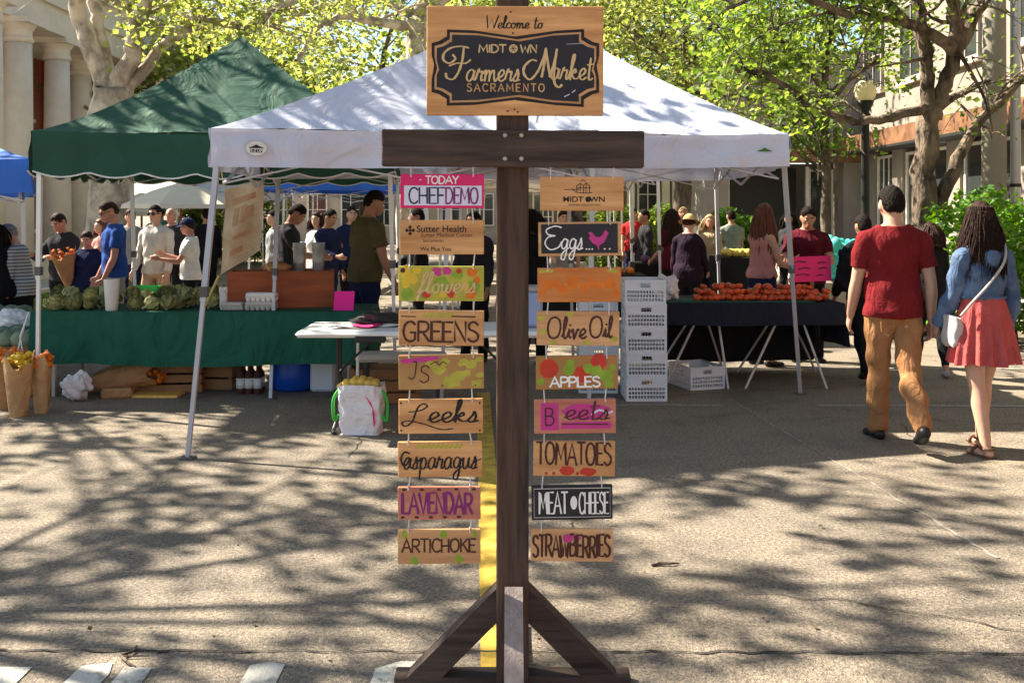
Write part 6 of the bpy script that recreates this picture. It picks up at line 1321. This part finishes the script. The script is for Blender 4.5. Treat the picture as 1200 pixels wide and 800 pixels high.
def tree(label, base, limbs, leafmat_, bark, leaf=.13, per=26, clus=.45, tw=5, seed=0, twl=1.1, group='street trees', subs=3, zmin=2.4, keep=None, gap=0, twig=.6):
    """limbs: [(points, r0, r1)] world polylines; twigs and leaf clusters grow off their outer two thirds"""
    r = random.Random(seed); root = empty('street_tree', base, 0, label, 'tree', group); B = Vector(base); tr = MB(); tips = []
    def grow(pts, r0, r1, lvl):
        P = [Vector(p) for p in spline([tuple(p) for p in pts], 5)]; n = len(P)
        for i in range(1, n-1): P[i] += Vector((r.uniform(-1,1), r.uniform(-1,1), r.uniform(-1,1)))*min(r0*.25, .05)
        tr.tube([p-B for p in P], [lerp(r0, r1, (i/(n-1))**.85) for i in range(n)], 10 if lvl == 0 else 6 if lvl == 1 else 4)
        return P
    for pts, r0, r1, leafy in limbs:
        P = grow(pts, r0, r1, 0)
        if not leafy: continue
        n = len(P)
        for k in range(int(subs*leafy)):
            i = int(lerp(n*.3, n-1, r.random())); p = P[i]; tdir = (P[min(i+1, n-1)]-P[i-1]).normalized()
            d = Vector((r.gauss(0,1), r.gauss(0,1), r.gauss(.25,.7))); d = (d.normalized()+tdir*.5).normalized(); L = twl*r.uniform(.8,1.9)
            q = p+d*L*.5+Vector((0,0,r.uniform(-.1,.2))); e = p+d*L+Vector((r.uniform(-.2,.2), r.uniform(-.2,.2), r.uniform(-.25,.15)))*twl
            Q = grow([p, q, e], max(.009, lerp(r0, r1, i/n)*.4), .006, 1)
            for j in range(tw):
                s0 = Q[r.randrange(len(Q)//3, len(Q))]; dd = Vector((r.gauss(0,1), r.gauss(0,1), r.gauss(0,.6))).normalized(); ee = s0+dd*twl*r.uniform(.3,.8)
                if r.random() < twig: tr.tube([s0-B, (s0+ee)/2-B+Vector((0,0,.05)), ee-B], [.012,.008,.003], 3, False)
                tips.append(ee)
    tr.build('trunk', bark, root, smooth=True)
    rr = np.random.RandomState(seed+100); T = np.array([tuple(t) for t in tips])
    if gap: T = T[rr.rand(len(T)) > gap]
    C = np.repeat(T, per, axis=0)+rr.normal(size=(len(T)*per, 3))*np.array([clus, clus, clus*.6])*.6
    C = C[C[:,2] > zmin]
    if keep is not None: C = C[keep(C)]
    link('crown', leaves_mesh('crown', C-np.array(B), leaf, leafmat_, seed), None, root)
    return root, len(C)
def W3(px, py, d): return (PX(px, d), d, PZ(py, d))
NL = 0
def off_lamp(C):                                       # the crowns are pruned clear of the lamp's globe
    px, py = 600+C[:,0]/C[:,1]*F, HZ-(C[:,2]-CAMH)/C[:,1]*F; return ~((np.abs(px-1014) < 24) & (py > 82) & (py < 150) | (np.abs(px-1014) < 9) & (py > 60))
# left sycamore with pale forked trunk
d = 18.0
_, n = tree('big pale-barked sycamore with forked trunk beside the columns', (PX(128,d), d, 0), [
    ([(PX(128,d), d, -.05), W3(128,250,d), W3(127,150,d), W3(131,100,d)], .42, .31, 0),
    ([W3(128,120,d), W3(112,70,d), W3(94,20,d), W3(84,-40,d-.5), W3(60,-130,d-1)], .22, .10, 0),
    ([W3(134,120,d), W3(116,40,d+.3), W3(112,-10,d+.4), W3(118,-90,d+1)], .17, .08, 0),
    ([W3(130,118,d), W3(148,80,d), W3(160,40,d-.2), W3(168,0,d-.4), W3(185,-80,d-.8), W3(210,-160,d-1)], .20, .08, 1.4),
    ([W3(138,118,d), W3(165,85,d+.2), W3(205,45,d+.3), W3(246,27,d+.5), W3(295,30,d+.6), W3(340,0,d+.4), W3(380,-40,d)], .14, .04, 1.6),
    ([W3(295,32,d+.6), W3(320,12,d+.2), W3(350,-2,d-.2), W3(400,-30,d-1)], .11, .04, 1.5),
    ([W3(246,27,d+.5), W3(190,10,d+1.5), W3(150,-20,d+2.5)], .09, .03, 1.0)], 'leaf_yellow', 'bark_pale', .115, 34, .5, 5, 1, 1.2, subs=7, gap=.45, keep=lambda C: C[:,0] > -.415*C[:,1])
NL += n
d = 24.0
_, n = tree('sycamore with long arching branches behind the green tent', (PX(500,d)-.5, d, 0), [
    ([(PX(500,d)-.5, d, -.05), W3(485,120,d), W3(492,20,d)], .32, .24, 0),
    ([W3(492,30,d), W3(450,28,d-.5), W3(405,20,d-1), W3(370,35,d-1.4), W3(350,72,d-1.6)], .15, .05, 1.2),
    ([W3(492,25,d), W3(450,2,d), W3(390,5,d-.6), W3(320,28,d-1.2)], .13, .04, 1.6),
    ([W3(492,20,d), W3(500,-40,d), W3(470,-110,d)], .20, .06, 2), ([W3(492,20,d), W3(560,-20,d+.5), W3(640,-30,d+1)], .14, .05, 2), ([W3(492,10,d), W3(540,-60,d-1), W3(600,-130,d-2)], .14, .05, 2)], 'leaf_yellow', 'bark_pale', .135, 34, .55, 5, 2, 1.5, subs=6, gap=.42)
NL += n
# trees behind, a fuller green wall
def bgtree(label, x, y, h, rad, seed, lm='leaf_yellow', leaf=.22, per=40, zlow=2.6, bark='bark_mid', subs=12, gap=0):
    r = random.Random(seed); L = [([(x, y, -.05), (x+r.uniform(-.2,.2), y, h*.25), (x+r.uniform(-.3,.3), y, h*.45)], .05*h*.6, .2, 0)]
    for k in range(7):
        a = k*6.283/7+r.uniform(-.3,.3); q = rad*r.uniform(.6,1); z = h*r.uniform(.45,.95); z0 = h*r.uniform(.28,.45)
        L.append(([(x, y, z0), (x+math.cos(a)*q*.5, y+math.sin(a)*q*.5, lerp(z0, z, .65)), (x+math.cos(a)*q, y+math.sin(a)*q, z)], .14, .03, 1))
    return tree(label, (x, y, 0), L, lm, bark, leaf, per, .75, 5, seed, 1.5, subs=subs, zmin=zlow, gap=gap)[1]
NL += bgtree('full yellow-green tree beyond the green tent peak', -10.2, 32, 10, 4.6, 11, leaf=.22, zlow=3.4, gap=.62)
NL += bgtree('round-crowned tree between the two tent roofs', -4.6, 31, 8.6, 3.6, 12, 'leaf_yellow', .2, zlow=2.8, gap=.45)
NL += bgtree('tall yellow-green tree behind the welcome board', 2.2, 33, 11, 4.6, 13, leaf=.22, zlow=3.6, gap=.6)
NL += bgtree('distant tree at the end of the street', -13, 44, 13, 5.5, 14, leaf=.26, zlow=3, gap=.75)
NL += bgtree('distant tall tree over the far office building', 0, 46, 14, 6, 15, leaf=.26, zlow=3.5, gap=.75)
NL += bgtree('green tree beyond the white tent towards the shops', 6.2, 34, 10, 3.8, 16, 'leaf_yellow', .2, zlow=3.2, gap=.72)
# right-hand trees
d = 13.0
bx_, by_ = PX(1082,d), d
_, n = tree('dark multi-stemmed tree between the lamp and the hedge', (bx_, by_, 0), [
    ([(bx_, by_, -.05), W3(1080,300,d), W3(1083,220,d), W3(1090,130,d)], .20, .14, 0),
    ([W3(1089,150,d), W3(1088,90,d), W3(1082,40,d), W3(1070,-20,d)], .10, .07, .5),
    ([W3(1094,140,d), W3(1108,100,d), W3(1120,40,d-.2), W3(1112,-20,d-.4), W3(1095,-120,d-.8)], .11, .07, 1.5),
    ([W3(1118,60,d-.2), W3(1090,38,d-.4), W3(1060,25,d-.6), W3(1010,18,d-.9), W3(970,10,d-1.2), W3(920,-10,d-1.4), W3(850,10,d-1.6)], .09, .025, 1.6),
    ([W3(1092,126,d), W3(1060,134,d-.2), W3(1020,142,d-.3), W3(975,135,d-.4), W3(930,108,d-.5), W3(890,85,d-.6), W3(860,82,d-.7)], .075, .025, 1.5),
    ([W3(1115,60,d-.2), W3(1140,20,d), W3(1170,-20,d+.2), W3(1230,-80,d)], .12, .05, 1),
    ([W3(1098,255,d), W3(1112,215,d), W3(1130,170,d+.2), W3(1160,130,d+.4), W3(1210,80,d+.6)], .11, .05, .6),
    ([W3(1096,130,d), W3(1120,112,d+.2), W3(1160,95,d+.4)], .07, .03, .5),
    ([W3(1112,-20,d-.4), W3(1040,-70,d-.6), W3(940,-110,d-1)], .10, .03, 2), ([W3(1060,25,d-.6), W3(1000,-40,d-.2), W3(930,-60,d+.4)], .07, .02, 1.6)],
    'leaf_green', 'bark_mid', .088, 34, .4, 5, 21, .85, subs=7, zmin=2.6, gap=.5, keep=lambda C: ((C[:,0] < .40*C[:,1]) | (np.arange(len(C)) % 34 < 8)) & off_lamp(C))
NL += n
d = 15.5
_, n = tree('slender young tree with a stake in front of the shop doorway', (PX(969,d), d, 0), [
    ([(PX(969,d), d, -.05), W3(968,230,d), W3(966,150,d), W3(968,100,d), W3(962,40,d)], .085, .05, 1.2),
    ([W3(967,150,d), W3(930,110,d), W3(890,90,d), W3(850,70,d)], .05, .02, 2), ([W3(967,130,d), W3(1000,90,d), W3(1035,70,d)], .045, .02, 1.6),
    ([W3(966,110,d), W3(930,60,d), W3(880,30,d), W3(830,20,d)], .045, .02, 2.4), ([W3(968,200,d), W3(945,185,d), W3(935,165,d)], .03, .012, .8), ([W3(966,90,d), W3(975,30,d), W3(990,-30,d)], .045, .02, 2)],
    'leaf_dark', 'bark_dark', .09, 34, .42, 5, 22, .8, subs=7, zmin=2.45, gap=.48, keep=off_lamp)
NL += n
st_ = MB(); st_.tube([(0,0,0),(0,0,2.9)], .035, 8); tag(st_.build('tree_stake', 'bark_dark', None, (PX(979,15.4), 15.4, 0)), 'wooden stake standing beside the slender young tree', 'stake')
_, n = tree('leafy tree over the white tent roof on the shop side', (PX(800,22), 22, 0), [
    ([(PX(800,22), 22, -.05), W3(800,150,22), W3(805,80,22)], .22, .16, 0), ([W3(805,90,22), W3(760,50,22), W3(720,20,22)], .1, .03, 2), ([W3(805,85,22), W3(850,50,22), W3(900,35,21)], .1, .03, 2), ([W3(805,80,22), W3(800,10,22), W3(780,-60,22)], .12, .04, 2), ([W3(805,80,22), W3(860,0,21), W3(920,-50,20)], .1, .03, 2), ([W3(804,100,22), W3(770,95,21), W3(745,80,20)], .07, .03, 1.6), ([W3(804,110,22), W3(850,110,22), W3(895,115,22)], .07, .03, 1.6)],
    'leaf_yellow', 'bark_mid', .125, 34, .5, 5, 23, 1.1, subs=7, zmin=2.9, gap=.45)
NL += n
# trees out of frame on the left pavement: they throw the dapple on the road
def shade(label, x, y, h, rad, seed, per, subs, gap, clus=.32, leaf=.15, zl=4.4, nl=15):
    r = random.Random(seed); L = [([(x, y, -.05), (x+.1, y, h*.25), (x+.15, y, h*.42)], .20, .11, 0)]
    for k in range(nl):
        a = k*2.39996+r.uniform(-.3,.3); q = rad*math.sqrt((k+.6)/nl); z = h*r.uniform(.68,.96)
        L.append(([(x+.15, y, h*.40), (x+math.cos(a)*q*.5, y+math.sin(a)*q*.5, lerp(h*.4, z, .7)), (x+math.cos(a)*q, y+math.sin(a)*q, z)], .032, .010, 1))
    return tree(label, (x, y, 0), L, 'leaf_green', 'bark_pale', leaf, per, clus, 5, seed, 1.15, subs=subs, zmin=zl, gap=gap, twig=.15)[1]
NL += shade('street sycamore on the left pavement near the stalls', -8.0, 10.2, 9.5, 8.6, 31, 13, 8, .50, .26, nl=21)
NL += shade('street sycamore leaning far out over the road', -6.4, 5.4, 9.5, 8.2, 32, 13, 8, .54, .26, nl=20)
NL += shade('unseen broad tree added to block sky light over the road', 7.9, -.5, 9.5, 7.2, 34, 9, 6, 0, .5, .34)  # unseen tree, added with a dense crown to block the sky
NL += shade('unseen tree added on the shop side to darken the tent shade', 8.3, 6.8, 9.0, 5.2, 35, 9, 6, 0, .5, .34)  # unseen too, added to hide sky and deepen the tent's shade
print('LEAVES', NL, 'TOMATOES', nt)
# hedges and planting
def hedge(label, x0, x1, y0, y1, z0, z1, n, leaf, seed, lm='leaf_hedge'):
    r = np.random.RandomState(seed); C = r.uniform((x0,y0,z0),(x1,y1,z1),(n,3)); ph = r.uniform(0,6,4)
    top = z1-.22*(.5+.5*np.sin(C[:,0]*5+ph[0]))-.15*(.5+.5*np.sin(C[:,1]*6+ph[1]+C[:,0]*2)); C = C[C[:,2] < top]
    root = empty('hedge', ((x0+x1)/2, (y0+y1)/2, 0), 0, label, 'hedge'); link('foliage', leaves_mesh('foliage', C-np.array(root.location), leaf, lm, seed), None, root)
    m = MB(); rr = random.Random(seed)
    for k in range(10):
        x, y = rr.uniform(x0+.1,x1-.1)-root.location.x, rr.uniform(y0+.1,y1-.1)-root.location.y; m.tube([(x,y,0),(x+rr.uniform(-.1,.1),y+rr.uniform(-.1,.1),z1*.6)], [.02,.008], 5)
    m.build('stem', 'bark_dark', root)
hedge('bright green leafy hedge in front of the concrete pillar', PX(1122,11.5), PX(1122,11.5)+2.2, 11.5, 12.6, .2, 1.95, 5200, .10, 41)
hedge('dark green clipped hedge behind the grey-green shirted man', PX(835,21), PX(895,21), 21, 22, .1, 1.75, 2600, .13, 42)
hedge('low planting beside the railing and turquoise bags', PX(978,14.6), PX(1030,14.6), 14.2, 15.0, .1, 1.15, 1500, .09, 43, 'leaf_green')
hedge('green bushes behind the row of white tents', PX(690,26), PX(790,26), 26, 27, .1, 1.9, 2600, .16, 44, 'leaf_green')
hedge('green shrubs beyond the far white tent', PX(190,31), PX(330,31), 31, 32.5, .1, 2.4, 3000, .18, 45, 'leaf_green')
gr = np.random.RandomState(9); n = 9000; C = np.column_stack([gr.uniform(-9,-5.8,n), gr.uniform(15.5,21,n), np.full(n,.03)])
link('grass', leaves_mesh('grass', C, .09, 'grass_blade', 9, -.5), None); tag(bpy.data.objects['grass'], 'patch of grass under the sycamore', 'grass', kind='stuff')
# fallen twig and leaf litter on the road
m = MB(); m.tube([(-.06,0,.006),(-.02,.008,.010),(.03,.0,.012),(.07,.012,.007)], [.006,.008,.006,.003], 6); tag(m.build('fallen_twig', 'bark_dark', None, (*gp(779,663), 0), (0,0,.1)), 'short dark twig lying on the sunny road', 'twig')
m = MB(); m.tube([(0,.10,.006),(.01,.05,.010),(-.02,0,.012),(.03,-.05,.008),(.06,-.07,.006)], [.003,.005,.006,.005,.003], 6); m.tube([(-.02,0,.012),(.08,.01,.008)], [.004,.002], 5); tag(m.build('fallen_twig', 'bark_dark', None, (*gp(148,772), 0)), 'forked twig lying across the white painted letters', 'twig')
C = np.column_stack([gr.uniform(-4,5,260), gr.uniform(3.4,9,260), np.full(260,.012)]); link('leaf_litter', leaves_mesh('leaf_litter', C, .02, 'leaf_litter', 3, 4.0), None); tag(bpy.data.objects['leaf_litter'], 'scattered tiny leaf litter over the road', 'leaf litter', kind='stuff')
